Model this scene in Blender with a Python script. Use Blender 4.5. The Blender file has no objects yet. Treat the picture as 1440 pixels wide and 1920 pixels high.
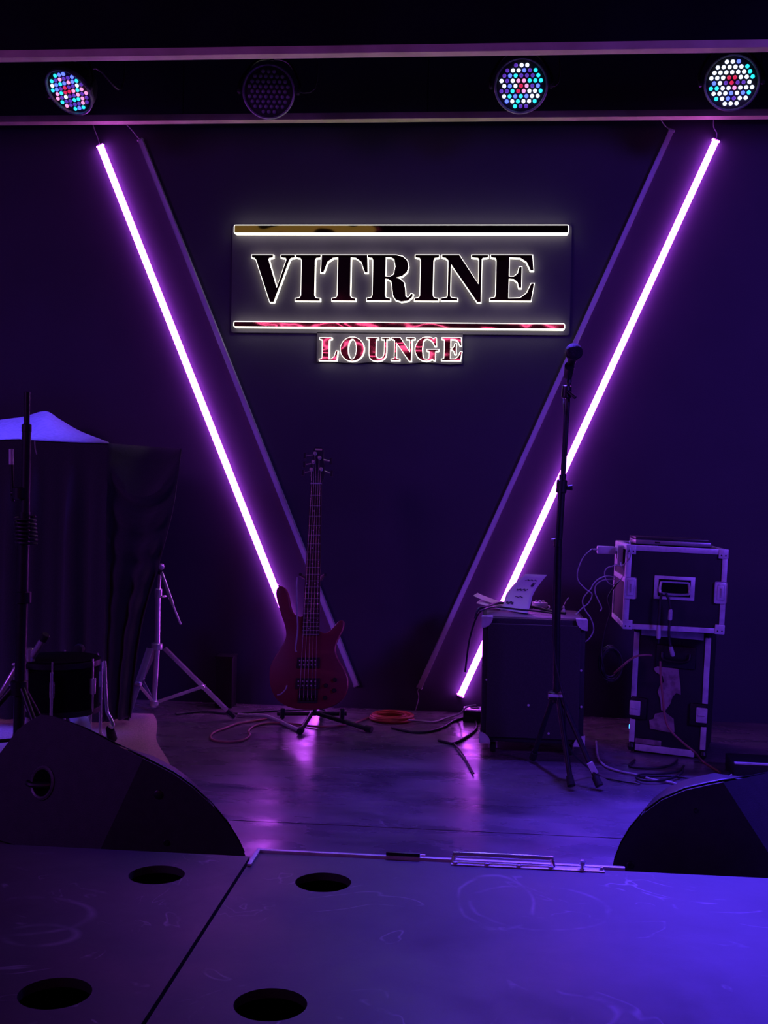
import bpy, bmesh, math, random
from mathutils import Vector, Matrix, geometry
random.seed(7)
scene = bpy.context.scene
COL = scene.collection

# ------------------------------------------------------------------ camera
FPX = 2140.0                                   # focal length in pixels of the 1440 x 1920 frame
YAW, PITCH, ROLL = math.radians(5.1), math.radians(1.18), math.radians(1.17)
CAM = Vector((0, 0, 1.02))                     # metres above the stage floor
_f0 = Vector((-math.sin(YAW), math.cos(YAW), 0)); _r0 = Vector((math.cos(YAW), math.sin(YAW), 0)); _u0 = Vector((0, 0, 1))
C_F = _f0 * math.cos(PITCH) - _u0 * math.sin(PITCH)
_u1 = _u0 * math.cos(PITCH) + _f0 * math.sin(PITCH)
C_R = _r0 * math.cos(ROLL) + _u1 * math.sin(ROLL)
C_U = _u1 * math.cos(ROLL) - _r0 * math.sin(ROLL)
cam_data = bpy.data.cameras.new('camera'); cam = bpy.data.objects.new('camera', cam_data); COL.objects.link(cam)
cam_data.sensor_fit = 'HORIZONTAL'; cam_data.sensor_width = 36.0; cam_data.lens = FPX / 1440 * 36
cam_data.clip_start = 0.05
cam.matrix_world = Matrix(((C_R.x, C_U.x, -C_F.x, CAM.x), (C_R.y, C_U.y, -C_F.y, CAM.y), (C_R.z, C_U.z, -C_F.z, CAM.z), (0, 0, 0, 1)))
scene.camera = cam

# ------------------------------------------------------------------ exposure, ambient light
vs = scene.view_settings
vs.view_transform = 'Standard'; vs.look = 'None'; vs.gamma = 1.0; vs.use_curve_mapping = False; vs.exposure = 0.0
world = bpy.data.worlds.new('hall_ambient'); scene.world = world; world.use_nodes = True
_bg = world.node_tree.nodes['Background']
_bg.inputs[0].default_value = (0.22, 0.05, 0.80, 1); _bg.inputs[1].default_value = 0.11

def spot(name, loc, target, power, color, angle, blend=1.0, radius=0.08, parent=None):
    l = bpy.data.lights.new(name, 'SPOT'); l.energy = power; l.color = color
    l.spot_size = math.radians(angle); l.spot_blend = blend; l.shadow_soft_size = radius
    o = bpy.data.objects.new(name, l); COL.objects.link(o)
    o.location = loc; d = Vector(target) - Vector(loc)
    o.rotation_euler = d.to_track_quat('-Z', 'Y').to_euler()
    return o
# added purple and blue spots standing in for the hall's unseen room light
spot('hall_fill_purple', (-4.6, 0.2, 3.0), (-0.5, 5.0, 1.0), 265, (0.40, 0.085, 1.0), 62, 1.0, 0.70)
spot('hall_fill_blue', (3.6, 0.2, 3.1), (1.4, 5.0, 1.2), 760, (0.16, 0.05, 1.0), 56, 1.0, 0.6)

# ------------------------------------------------------------------ pixel -> place helpers
def ray(x, y): return C_F + C_R * ((x - 720) / FPX) + C_U * ((960 - y) / FPX)
def on_floor(x, y, z=0.0): d = ray(x, y); return CAM + d * ((z - CAM.z) / d.z)
def on_y(x, y, Y): d = ray(x, y); return CAM + d * (Y / d.y)
def on_plane(x, y, p, n): d = ray(x, y); return CAM + d * ((Vector(p) - CAM).dot(n) / d.dot(n))

# ------------------------------------------------------------------ materials
MATS = {}
def mat(name, base=(0.5, 0.5, 0.5), rough=0.5, metal=0.0, emit=None, strength=1.0, noise=None, bump=0.0, bscale=60, spec=0.5, coat=0.0, sheen=0.0):
    """noise = (scale, second colour, low, high): second colour mixed in by noise"""
    if name in MATS: return MATS[name]
    m = bpy.data.materials.new(name); m.use_nodes = True; nt = m.node_tree; b = nt.nodes['Principled BSDF']
    b.inputs['Base Color'].default_value = (*base, 1); b.inputs['Roughness'].default_value = rough
    b.inputs['Metallic'].default_value = metal; b.inputs['Specular IOR Level'].default_value = spec
    b.inputs['Coat Weight'].default_value = coat; b.inputs['Sheen Weight'].default_value = sheen
    if emit:
        b.inputs['Emission Color'].default_value = (*emit, 1); b.inputs['Emission Strength'].default_value = strength
    tc = nt.nodes.new('ShaderNodeTexCoord')
    if noise:
        sc, c2, lo, hi = noise
        n = nt.nodes.new('ShaderNodeTexNoise'); n.inputs['Scale'].default_value = sc; n.inputs['Detail'].default_value = 6
        r = nt.nodes.new('ShaderNodeMapRange'); r.inputs[1].default_value = lo; r.inputs[2].default_value = hi
        mx = nt.nodes.new('ShaderNodeMix'); mx.data_type = 'RGBA'
        mx.inputs[6].default_value = (*base, 1); mx.inputs[7].default_value = (*c2, 1)
        nt.links.new(tc.outputs['Object'], n.inputs['Vector']); nt.links.new(n.outputs[0], r.inputs[0])
        nt.links.new(r.outputs[0], mx.inputs[0]); nt.links.new(mx.outputs[2], b.inputs['Base Color'])
    if bump:
        n2 = nt.nodes.new('ShaderNodeTexNoise'); n2.inputs['Scale'].default_value = bscale; n2.inputs['Detail'].default_value = 3
        bp = nt.nodes.new('ShaderNodeBump'); bp.inputs['Strength'].default_value = bump; bp.inputs['Distance'].default_value = 0.01
        nt.links.new(tc.outputs['Object'], n2.inputs['Vector']); nt.links.new(n2.outputs[0], bp.inputs['Height'])
        nt.links.new(bp.outputs[0], b.inputs['Normal'])
    MATS[name] = m
    return m

M_WALL = mat('wall_paint', (0.062, 0.056, 0.080), 0.62, noise=(1.6, (0.050, 0.045, 0.066), 0.35, 0.65), bump=0.06, bscale=220, spec=0.3)
M_CEIL = mat('ceiling_paint', (0.012, 0.012, 0.016), 0.9, noise=(3, (0.009, 0.009, 0.012), 0.4, 0.6), spec=0.1)
M_TIMBER = mat('pale_timber', (0.88, 0.80, 0.46), 0.65, noise=(9, (0.70, 0.62, 0.34), 0.35, 0.7))
M_BLACK = mat('black_plastic', (0.010, 0.010, 0.012), 0.38, noise=(40, (0.014, 0.014, 0.016), 0.4, 0.6))
M_BLACKM = mat('black_powder_coat', (0.018, 0.018, 0.020), 0.42, 0.3, noise=(60, (0.024, 0.024, 0.027), 0.4, 0.6))
M_RUBBER = mat('black_rubber', (0.012, 0.012, 0.012), 0.75, noise=(50, (0.018, 0.018, 0.018), 0.4, 0.6))
M_CHROME = mat('chrome', (0.86, 0.86, 0.88), 0.26, 0.72, noise=(30, (0.76, 0.76, 0.78), 0.4, 0.7))
M_ALU = mat('worn_aluminium', (0.80, 0.80, 0.83), 0.42, 0.30, noise=(35, (0.60, 0.60, 0.63), 0.42, 0.7), bump=0.05, bscale=150)
M_TOLEX = mat('black_tolex', (0.016, 0.016, 0.018), 0.5, noise=(120, (0.022, 0.022, 0.025), 0.4, 0.6), bump=0.25, bscale=500)
M_TOLEXTOP = mat('lit_tolex_top', (0.15, 0.135, 0.15), 0.42, noise=(25, (0.20, 0.18, 0.19), 0.4, 0.7), bump=0.2, bscale=500)  # grazing sheen on the cabinet top put into a lighter colour
M_PLY = mat('black_laminate', (0.013, 0.013, 0.016), 0.68, noise=(14, (0.020, 0.020, 0.024), 0.4, 0.7))
M_CABINET = mat('monitor_black_paint', (0.028, 0.025, 0.030), 0.55, noise=(30, (0.034, 0.031, 0.037), 0.4, 0.6), bump=0.12, bscale=420)
M_CLOTH = mat('black_cloth', (0.046, 0.046, 0.048), 0.95, noise=(300, (0.058, 0.058, 0.060), 0.4, 0.6), spec=0.1, sheen=0.35)
M_SHEET = mat('grey_cover_cloth', (0.26, 0.26, 0.28), 0.9, noise=(60, (0.22, 0.22, 0.24), 0.4, 0.6), spec=0.1)
M_RUG = mat('beige_rug', (0.70, 0.50, 0.44), 0.95, noise=(140, (0.52, 0.38, 0.33), 0.35, 0.65), bump=0.4, bscale=300, spec=0.05)
M_RED = mat('red_lacquer', (0.19, 0.002, 0.024), 0.46, noise=(6, (0.16, 0.002, 0.020), 0.4, 0.6), coat=0.08)
M_NECK = mat('dark_maple', (0.10, 0.055, 0.030), 0.45, noise=(20, (0.075, 0.04, 0.022), 0.4, 0.6))
M_ROSE = mat('rosewood', (0.045, 0.024, 0.018), 0.45, noise=(60, (0.030, 0.016, 0.012), 0.4, 0.6))
M_PEARL = mat('pearl_inlay', (0.55, 0.55, 0.58), 0.3)
M_PAPER = mat('white_paper', (0.84, 0.82, 0.84), 0.85, noise=(8, (0.78, 0.76, 0.78), 0.4, 0.6), spec=0.1)
M_INK = mat('print_ink', (0.05, 0.05, 0.06), 0.9, noise=(60, (0.12, 0.12, 0.14), 0.4, 0.6))
M_WHITEP = mat('white_plastic', (0.60, 0.60, 0.62), 0.4, noise=(30, (0.52, 0.52, 0.54), 0.4, 0.6))
M_ORANGE = mat('orange_cable_sheath', (0.62, 0.10, 0.045), 0.5, noise=(30, (0.5, 0.08, 0.04), 0.4, 0.6))
M_DUSTYCORD = mat('dusty_rose_cord', (0.38, 0.15, 0.13), 0.5, noise=(30, (0.3, 0.12, 0.10), 0.4, 0.6))
M_GREYCORD = mat('grey_cord', (0.48, 0.47, 0.50), 0.5, noise=(30, (0.40, 0.39, 0.42), 0.4, 0.6))
M_BLACKCORD = mat('black_cord', (0.020, 0.018, 0.022), 0.42, noise=(30, (0.028, 0.026, 0.03), 0.4, 0.6))
M_LABEL = mat('torn_paper_label', (0.40, 0.30, 0.30), 0.9, noise=(30, (0.24, 0.17, 0.18), 0.45, 0.6))
M_STICK = mat('silver_laptop', (0.45, 0.45, 0.48), 0.35, 0.6, noise=(20, (0.38, 0.38, 0.41), 0.4, 0.6))
M_LIDBLK = mat('black_lid', (0.03, 0.03, 0.035), 0.3, noise=(20, (0.04, 0.04, 0.045), 0.4, 0.6))
M_GLOW = mat('white_acrylic_glow', (0.8, 0.8, 0.75), 0.5, emit=(1.0, 0.97, 0.80), strength=2.6)
M_PANEL = mat('sign_backboard_paint', (0.080, 0.070, 0.088), 0.55, noise=(4, (0.066, 0.058, 0.074), 0.4, 0.6), spec=0.3)
M_DIFF = mat('lit_led_diffuser', (0.8, 0.7, 0.8), 0.4, emit=(0.58, 0.080, 1.0), strength=16.0)
M_DIFFOFF = mat('unlit_led_diffuser', (0.74, 0.70, 0.78), 0.5, noise=(12, (0.66, 0.62, 0.70), 0.4, 0.6))
M_PINK = mat('pink_neon', (0.9, 0.3, 0.6), 0.4, emit=(1.0, 0.10, 0.42), strength=5.0)
M_BLUELED = mat('blue_indicator', (0.1, 0.3, 0.9), 0.4, emit=(0.05, 0.30, 1.0), strength=4.0)
M_VOID = mat('dark_inside_shade', (0.006, 0.006, 0.008), 0.9, noise=(10, (0.008, 0.008, 0.01), 0.4, 0.6), spec=0.05)

def mirror_material():
    m = bpy.data.materials.new('dark_gold_mirror'); m.use_nodes = True; nt = m.node_tree; b = nt.nodes['Principled BSDF']
    b.inputs['Base Color'].default_value = (0.62, 0.48, 0.34, 1); b.inputs['Metallic'].default_value = 1.0; b.inputs['Roughness'].default_value = 0.03
    tc = nt.nodes.new('ShaderNodeTexCoord'); mp = nt.nodes.new('ShaderNodeMapping'); mp.inputs['Scale'].default_value = (1.0, 1.0, 1.6)
    n = nt.nodes.new('ShaderNodeTexNoise'); n.inputs['Scale'].default_value = 7; n.inputs['Detail'].default_value = 0.5
    bp = nt.nodes.new('ShaderNodeBump'); bp.inputs['Strength'].default_value = 1.0; bp.inputs['Distance'].default_value = 0.0013
    nt.links.new(tc.outputs['Object'], mp.inputs[0]); nt.links.new(mp.outputs[0], n.inputs['Vector'])
    nt.links.new(n.outputs[0], bp.inputs['Height']); nt.links.new(bp.outputs[0], b.inputs['Normal'])
    return m
M_MIRROR = mirror_material()

def worn_floor(name, c0, c1, rough0, rough1, scale, stretch, scuff=0.0, scuff_scale=3.0, rings=()):
    """painted board with dirt patches, fine grain and pale scuffs"""
    m = bpy.data.materials.new(name); m.use_nodes = True; nt = m.node_tree; b = nt.nodes['Principled BSDF']; L = nt.links.new
    b.inputs['Specular IOR Level'].default_value = 0.5
    tc = nt.nodes.new('ShaderNodeTexCoord'); mp = nt.nodes.new('ShaderNodeMapping'); mp.inputs['Scale'].default_value = stretch
    L(tc.outputs['Object'], mp.inputs[0])
    def noise(s, det, dist=0.0, vec=None, rough=0.6):
        n = nt.nodes.new('ShaderNodeTexNoise'); n.inputs['Scale'].default_value = s; n.inputs['Detail'].default_value = det
        n.inputs['Distortion'].default_value = dist; n.inputs['Roughness'].default_value = rough
        L(vec or mp.outputs[0], n.inputs['Vector']); return n.outputs[0]
    def rng(v, a, c, lo=0.0, hi=1.0):
        r = nt.nodes.new('ShaderNodeMapRange'); r.inputs[1].default_value = a; r.inputs[2].default_value = c
        r.inputs[3].default_value = lo; r.inputs[4].default_value = hi; L(v, r.inputs[0]); return r.outputs[0]
    def math2(op, a, c):
        r = nt.nodes.new('ShaderNodeMath'); r.operation = op
        for k, v in ((0, a), (1, c)):
            if isinstance(v, (int, float)): r.inputs[k].default_value = v
            else: L(v, r.inputs[k])
        return r.outputs[0]
    patches = rng(noise(scale, 8, 0.6), 0.32, 0.70)
    mx = nt.nodes.new('ShaderNodeMix'); mx.data_type = 'RGBA'; mx.inputs[6].default_value = (*c0, 1); mx.inputs[7].default_value = (*c1, 1)
    L(patches, mx.inputs[0])
    # scuffs: thin level lines of a distorted noise, broken up by a second one
    lines = math2('ABSOLUTE', math2('SUBTRACT', noise(scuff_scale, 2, 2.2, tc.outputs['Object']), 0.56), 0)
    lines = rng(lines, 0.0, 0.014, 1.0, 0.0)
    brk = rng(noise(scuff_scale * 2.1, 4, 0.5, tc.outputs['Object']), 0.50, 0.66)
    s = math2('MULTIPLY', lines, brk)
    for (cx, cy, rx, ry, w, a) in rings:                     # round scuff marks rubbed into the paint
        sep = nt.nodes.new('ShaderNodeSeparateXYZ'); L(tc.outputs['Object'], sep.inputs[0])
        wob = math2('MULTIPLY', math2('SUBTRACT', noise(5, 2, 0.5, tc.outputs['Object']), 0.5), 0.35)
        dx = math2('DIVIDE', math2('SUBTRACT', sep.outputs[0], cx), rx); dy = math2('DIVIDE', math2('SUBTRACT', sep.outputs[1], cy), ry)
        d = math2('SQRT', math2('ADD', math2('MULTIPLY', dx, dx), math2('MULTIPLY', dy, dy)), 0)
        d = math2('ABSOLUTE', math2('SUBTRACT', math2('ADD', d, wob), 1.0), 0)
        ring = math2('MULTIPLY', rng(d, 0.0, w, 1.0, 0.0), rng(noise(9, 3, 0, tc.outputs['Object']), 0.40, 0.62))
        s = math2('MAXIMUM', s, math2('MULTIPLY', ring, a))
    s = math2('MULTIPLY', s, scuff)
    mx2 = nt.nodes.new('ShaderNodeMix'); mx2.data_type = 'RGBA'; mx2.inputs[7].default_value = (0.42, 0.38, 0.40, 1)
    L(s, mx2.inputs[0]); L(mx.outputs[2], mx2.inputs[6]); L(mx2.outputs[2], b.inputs['Base Color'])
    L(rng(noise(scale * 1.7, 6, 0.4), 0.3, 0.7, rough0, rough1), b.inputs['Roughness'])
    bp = nt.nodes.new('ShaderNodeBump'); bp.inputs['Strength'].default_value = 0.12; bp.inputs['Distance'].default_value = 0.004
    L(noise(scale * 9, 5, 0.3), bp.inputs['Height']); L(bp.outputs[0], b.inputs['Normal'])
    return m

M_FLOOR = worn_floor('worn_stage_paint', (0.072, 0.060, 0.076), (0.215, 0.185, 0.200), 0.17, 0.40, 2.2, (0.8, 2.0, 1), 0.5, 4.0)
M_DECKL = worn_floor('scuffed_deck_paint_a', (0.050, 0.043, 0.047), (0.080, 0.069, 0.073), 0.42, 0.58, 2.5, (1, 1, 1), 0.8, 3.2,
                     rings=((-0.93, 2.28, 0.13, 0.10, 0.10, 0.5), (-0.86, 2.18, 0.07, 0.05, 0.2, 0.5)))
M_DECKR = worn_floor('scuffed_deck_paint_b', (0.052, 0.044, 0.049), (0.082, 0.070, 0.075), 0.42, 0.58, 2.5, (1, 1, 1), 0.8, 2.6,
                     rings=((0.04, 2.50, 0.085, 0.16, 0.07, 0.6), (0.13, 2.48, 0.15, 0.13, 0.05, 0.45)))

# ------------------------------------------------------------------ mesh helpers
def finish(name, bm, m, parent=None, smooth=35, kind=None, label=None):
    bmesh.ops.recalc_face_normals(bm, faces=bm.faces[:])
    me = bpy.data.meshes.new(name); bm.to_mesh(me); bm.free()
    if smooth:
        me.polygons.foreach_set('use_smooth', [True] * len(me.polygons)); me.set_sharp_from_angle(angle=math.radians(smooth))
    me.materials.append(m)
    return link(name, me, parent, kind, label)
def link(name, me, parent=None, kind=None, label=None):
    o = bpy.data.objects.new(name, me); COL.objects.link(o)
    if parent is not None:
        o.parent = parent
        o.matrix_parent_inverse = world_of(parent).inverted()
    if kind: o['kind'] = kind
    if label: o['label'] = label
    return o
def world_of(o):
    m = o.matrix_basis.copy()
    if o.parent: m = world_of(o.parent) @ o.matrix_parent_inverse @ m
    return m
def thing(name, label, cat, loc=(0, 0, 0), group=None):
    o = bpy.data.objects.new(name, None); COL.objects.link(o); o.location = loc; o.empty_display_size = 0.1
    return tag(o, label, cat, group)
def tag(o, label, cat, group=None):
    o['label'] = label; o['category'] = cat
    if group: o['group'] = group
    return o
def bm_new(): return bmesh.new()
def box(bm, c, s, rot=None, bevel=0.0):
    """c centre, s full sizes, rot Matrix 3x3"""
    r = bmesh.ops.create_cube(bm, size=1.0)
    for v in r['verts']:
        p = Vector((v.co.x * s[0], v.co.y * s[1], v.co.z * s[2]))
        v.co = (rot @ p if rot else p) + Vector(c)
    if bevel:
        es = list({e for v in r['verts'] for e in v.link_edges})
        bmesh.ops.bevel(bm, geom=es, offset=bevel, segments=2, profile=0.6, affect='EDGES')
    return bm
def frame_from(d):
    d = d.normalized(); a = Vector((0, 0, 1)) if abs(d.z) < 0.9 else Vector((1, 0, 0))
    x = d.cross(a).normalized(); return x, d.cross(x).normalized()
def tube(bm, pts, r, n=8, cap=True):
    """r: number or list"""
    pts = [Vector(p) for p in pts]; rs = r if isinstance(r, (list, tuple)) else [r] * len(pts)
    rings = []; x = None
    for i, p in enumerate(pts):
        d = (pts[min(i + 1, len(pts) - 1)] - pts[max(i - 1, 0)])
        if d.length < 1e-9: d = Vector((0, 0, 1))
        d.normalize()
        if x is None: x, _ = frame_from(d)
        x = (x - d * x.dot(d))
        if x.length < 1e-6: x, _ = frame_from(d)
        x.normalize(); y = d.cross(x)
        rings.append([bm.verts.new(p + (x * math.cos(2 * math.pi * k / n) + y * math.sin(2 * math.pi * k / n)) * rs[i]) for k in range(n)])
    for a, b in zip(rings, rings[1:]):
        for k in range(n): bm.faces.new((a[k], a[(k + 1) % n], b[(k + 1) % n], b[k]))
    if cap: bm.faces.new(rings[0]); bm.faces.new(rings[-1])
    return bm
def smooth_path(pts, n=6, closed=False):
    pts = [Vector(p) for p in pts]; out = []
    m = len(pts)
    for i in range(m if closed else m - 1):
        if closed: p0, p1, p2, p3 = (pts[(i + k - 1) % m] for k in range(4))
        else: p0, p1, p2, p3 = pts[max(i - 1, 0)], pts[i], pts[i + 1], pts[min(i + 2, m - 1)]
        for k in range(n):
            t = k / n
            out.append(0.5 * ((2 * p1) + (p2 - p0) * t + (2 * p0 - 5 * p1 + 4 * p2 - p3) * t * t + (3 * p1 - p0 - 3 * p2 + p3) * t ** 3))
    if not closed: out.append(pts[-1])
    return out
def lathe(bm, prof, origin, axis, n=24):
    """prof: list of (radius, distance along axis)"""
    axis = Vector(axis).normalized(); x, y = frame_from(axis); o = Vector(origin); rings = []
    for r, t in prof:
        if r < 1e-6: rings.append([bm.verts.new(o + axis * t)])
        else: rings.append([bm.verts.new(o + axis * t + (x * math.cos(2 * math.pi * k / n) + y * math.sin(2 * math.pi * k / n)) * r) for k in range(n)])
    for a, b in zip(rings, rings[1:]):
        for k in range(n):
            k2 = (k + 1) % n
            if len(a) == 1 and len(b) == 1: continue
            if len(a) == 1: bm.faces.new((a[0], b[k2], b[k]))
            elif len(b) == 1: bm.faces.new((a[k], a[k2], b[0]))
            else: bm.faces.new((a[k], a[k2], b[k2], b[k]))
    if len(rings[0]) > 1: bm.faces.new(rings[0])
    if len(rings[-1]) > 1: bm.faces.new(rings[-1])
    return bm
def area2(p): return sum(p[i][0] * p[(i + 1) % len(p)][1] - p[(i + 1) % len(p)][0] * p[i][1] for i in range(len(p))) / 2
def offset_poly(p, d):
    """grow a counter-clockwise polygon by d (mitred, limited)"""
    n = len(p); out = []
    for i in range(n):
        a = Vector(p[i - 1]); b = Vector(p[i]); c = Vector(p[(i + 1) % n])
        e1 = (b - a).normalized(); e2 = (c - b).normalized()
        n1 = Vector((e1.y, -e1.x)); n2 = Vector((e2.y, -e2.x)); s = n1 + n2
        k = 2.0 / max(s.length_squared, 0.9)
        out.append(tuple(b + s * (d * k)))
    return out
def prism(bm, loops, f, t0, t1):
    """loops: [outer, hole, ...] of 2-D points; f(u, v, t) -> 3-D point; solid between t0 and t1"""
    flat = [Vector((q[0], q[1], 0)) for lp in loops for q in lp]
    tris = geometry.tessellate_polygon([[Vector((q[0], q[1], 0)) for q in lp] for lp in loops])
    a = [bm.verts.new(f(q.x, q.y, t0)) for q in flat]; b = [bm.verts.new(f(q.x, q.y, t1)) for q in flat]
    for t in tris:
        try: bm.faces.new([a[i] for i in t]); bm.faces.new([b[i] for i in reversed(t)])
        except ValueError: pass
    k = 0
    for lp in loops:
        n = len(lp)
        for i in range(n): bm.faces.new((a[k + i], a[k + (i + 1) % n], b[k + (i + 1) % n], b[k + i]))
        k += n
    return bm
def cable(name, pts, r, m, label, cat='cable', group=None, n=5, sides=6, parent=None):
    o = finish(name, tube(bm_new(), smooth_path(pts, n), r, sides), m, parent, smooth=80)
    if parent is None: tag(o, label, cat, group)
    return o
def fl(pts, z=0.006): return [on_floor(x, y, z) for x, y in pts]

# ================================================================== THE SETTING
WALL = 5.24
b = bm_new(); box(b, (-0.4, WALL + 0.1, 1.4), (9.0, 0.2, 4.2)); wall = finish('wall_back', b, M_WALL, kind='structure', smooth=0)
b = bm_new(); box(b, (-0.4, 2.4, 3.35), (9.0, 6.4, 0.1)); finish('ceiling', b, M_CEIL, kind='structure', smooth=0)
b = bm_new(); box(b, (-0.4, -4.1, 2.6), (9.0, 0.2, 6.8)); finish('wall_rear', b, mat('brown_hall_paint', (0.16, 0.10, 0.075), 0.8, noise=(2, (0.12, 0.075, 0.055), 0.4, 0.6)), kind='structure', smooth=0)
b = bm_new(); box(b, (-0.4, -0.45, -0.75), (9.0, 7.1, 0.1)); finish('floor', b, M_CEIL, kind='structure', smooth=0)
b = bm_new(); box(b, (-0.4, 4.01, -0.36), (9.0, 2.46, 0.68)); sf = finish('floor', b, M_VOID, kind='structure', smooth=0)
sf.name = 'floor_stage'
SEAM = 3.405
for y0, y1 in ((2.775, SEAM - 0.003), (SEAM + 0.003, WALL)):
    for x0, x1 in ((-4.9, -2.403), (-2.397, 4.1)):
        b = bm_new(); box(b, ((x0 + x1) / 2, (y0 + y1) / 2, -0.010), (x1 - x0, y1 - y0, 0.020)); finish('floor_panel', b, M_FLOOR, sf, smooth=0)
b = bm_new(); box(b, (-0.4, 4.42, 3.0085), (8.9, 0.03, 0.585)); finish('ceiling_fascia', b, M_CEIL, kind='structure', smooth=0)
for k, (yy, zz) in enumerate(((4.40, 2.70), (5.15, 2.69))):
    b = bm_new(); box(b, (-0.4, yy, zz), (8.6, 0.05, 0.030), bevel=0.002); o = finish('trim_%d' % (k + 1), b, M_TIMBER, kind='structure', smooth=0)
    for xx in ((-3.2, -1.42, -0.30, 2.2) if k else ()):
        b = bm_new(); tube(b, [(xx, yy, zz + 0.012), (xx, yy, 3.31)], 0.003, 6); finish('hanger_rod', b, M_BLACKM, o)

# ================================================================== LED STRIPS (the V on the wall)
def led_strip(a, c, lit, label):
    yw = WALL - 0.022
    A = on_y(a[0], a[1], yw); C = on_y(c[0], c[1], yw); d = (C - A).normalized(); side = Vector((d.z, 0, -d.x))
    t = thing('led_strip', label, 'light strip', (C.x, WALL - 0.001, C.z), 'light strips of the V on the wall')
    rot = Matrix((side, Vector((0, 1, 0)), d)).transposed(); mid = (A + C) / 2; ln = (C - A).length
    ch = bm_new(); box(ch, (mid.x, WALL - 0.0065, mid.z), (0.024, 0.009, ln), rot, 0.001); finish('channel', ch, M_ALU, t, smooth=0)
    df = bm_new(); box(df, (mid.x, WALL - 0.0165, mid.z), (0.028 if lit else 0.022, 0.013, ln - 0.006), rot, 0.004)
    finish('diffuser', df, M_DIFF if lit else M_DIFFOFF, t, smooth=50)
    for q in (A, C):
        e = bm_new(); box(e, (q.x, WALL - 0.012, q.z), (0.025, 0.020, 0.006), rot, 0.001); finish('end_cap', e, M_WHITEP, t, smooth=0)
    return t, A, C, d
def lead(t, pts): finish('lead_wire', tube(bm_new(), smooth_path(pts, 5), 0.0022, 6), M_GREYCORD, t, smooth=80)
def wp(x, y, off=0.02): return on_y(x, y, WALL - off)
t, A, C, d = led_strip((187, 272), (598, 1312), True, 'lit pink-white light strip slanting down behind the red bass')
lead(t, [A - d * 0.0, wp(183, 258), wp(178, 245, 0.04), wp(172, 228, 0.05)])
t, A, C, d = led_strip((1343, 262), (863, 1305), True, 'lit pink-white light strip running down behind the microphone stand')
lead(t, [A, wp(1344, 250), wp(1338, 238, 0.04), wp(1338, 222, 0.05)])
t, A, C, d = led_strip((262, 261), (668, 1286), False, 'unlit grey light strip passing behind the bass neck')
lead(t, [A, wp(256, 255), wp(248, 245, 0.04), wp(234, 230, 0.05)])
t, A, C, d = led_strip((1260, 243), (786, 1290), False, 'unlit grey light strip ending above the coiled orange cord')
lead(t, [A, wp(1252, 240), wp(1244, 232, 0.04), wp(1238, 222, 0.05)])
lead(t, [C, wp(783, 1296), wp(785, 1308), wp(779, 1332)])

# ================================================================== SIGN
S_I = [(0,0),(.5,0),(.5,.05),(.41,.065),(.385,.12),(.385,.88),(.41,.935),(.5,.95),(.5,1),(0,1),(0,.95),(.09,.935),(.115,.88),(.115,.12),(.09,.065),(0,.05)]
S_T = [(.25,0),(.75,0),(.75,.05),(.66,.065),(.635,.12),(.635,.95),(.74,.94),(.86,.85),(.94,.62),(1,.62),(.985,1),(.015,1),(0,.62),(.06,.62),(.14,.85),(.26,.94),(.365,.95),(.365,.12),(.34,.065),(.25,.05)]
S_E = [(0,0),(.87,0),(.93,.38),(.87,.38),(.78,.17),(.64,.06),(.39,.05),(.39,.48),(.5,.47),(.58,.40),(.61,.28),(.66,.28),(.66,.74),(.61,.74),(.58,.60),(.5,.53),(.39,.53),(.39,.95),(.62,.94),(.76,.85),(.85,.66),(.91,.66),(.88,1),(0,1),(0,.95),(.1,.935),(.12,.88),(.12,.12),(.1,.065),(0,.05)]
S_N = [(0,0),(.36,0),(.36,.05),(.22,.065),(.2,.1),(.2,.80),(.80,-.03),(.88,-.03),(.88,.9),(.9,.935),(1.02,.95),(1.02,1),(.66,1),(.66,.95),(.8,.935),(.82,.9),(.82,.36),(.38,1),(0,1),(0,.95),(.08,.935),(.14,.88),(.14,.1),(.12,.065),(0,.05)]
S_V = [(.40,-.03),(.48,-.03),(.80,.9),(.83,.935),(.91,.95),(.91,1),(.62,1),(.62,.95),(.72,.935),(.735,.9),(.54,.28),(.355,.9),(.37,.935),(.45,.95),(.45,1),(0,1),(0,.95),(.06,.935),(.09,.9)]
S_R = [(0,0),(.5,0),(.5,.05),(.41,.065),(.39,.12),(.39,.48),(.46,.47),(.52,.42),(.54,.3),(.56,.12),(.62,.02),(.74,-.02),(.88,0),(.97,.08),(.99,.14),(.95,.16),(.91,.09),(.87,.07),(.83,.1),(.82,.25),(.79,.4),(.70,.48),(.62,.505),(.75,.54),(.85,.63),(.88,.75),(.85,.88),(.75,.97),(.6,1),(0,1),(0,.95),(.1,.935),(.12,.88),(.12,.12),(.1,.065),(0,.05)]
H_R = [(.39,.53),(.39,.95),(.5,.95),(.57,.91),(.6,.75),(.57,.58),(.5,.53)]
S_L = [(0,0),(.72,0),(.77,.42),(.71,.42),(.64,.18),(.52,.06),(.39,.05),(.39,.88),(.41,.935),(.5,.95),(.5,1),(0,1),(0,.95),(.1,.935),(.12,.88),(.12,.12),(.1,.065),(0,.05)]
S_O = [(.5 + .5 * math.cos(2 * math.pi * k / 28), .5 + .53 * math.sin(2 * math.pi * k / 28)) for k in range(28)]
H_O = [(.5 + .19 * math.cos(-2 * math.pi * k / 28), .5 + .46 * math.sin(-2 * math.pi * k / 28)) for k in range(28)]
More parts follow.
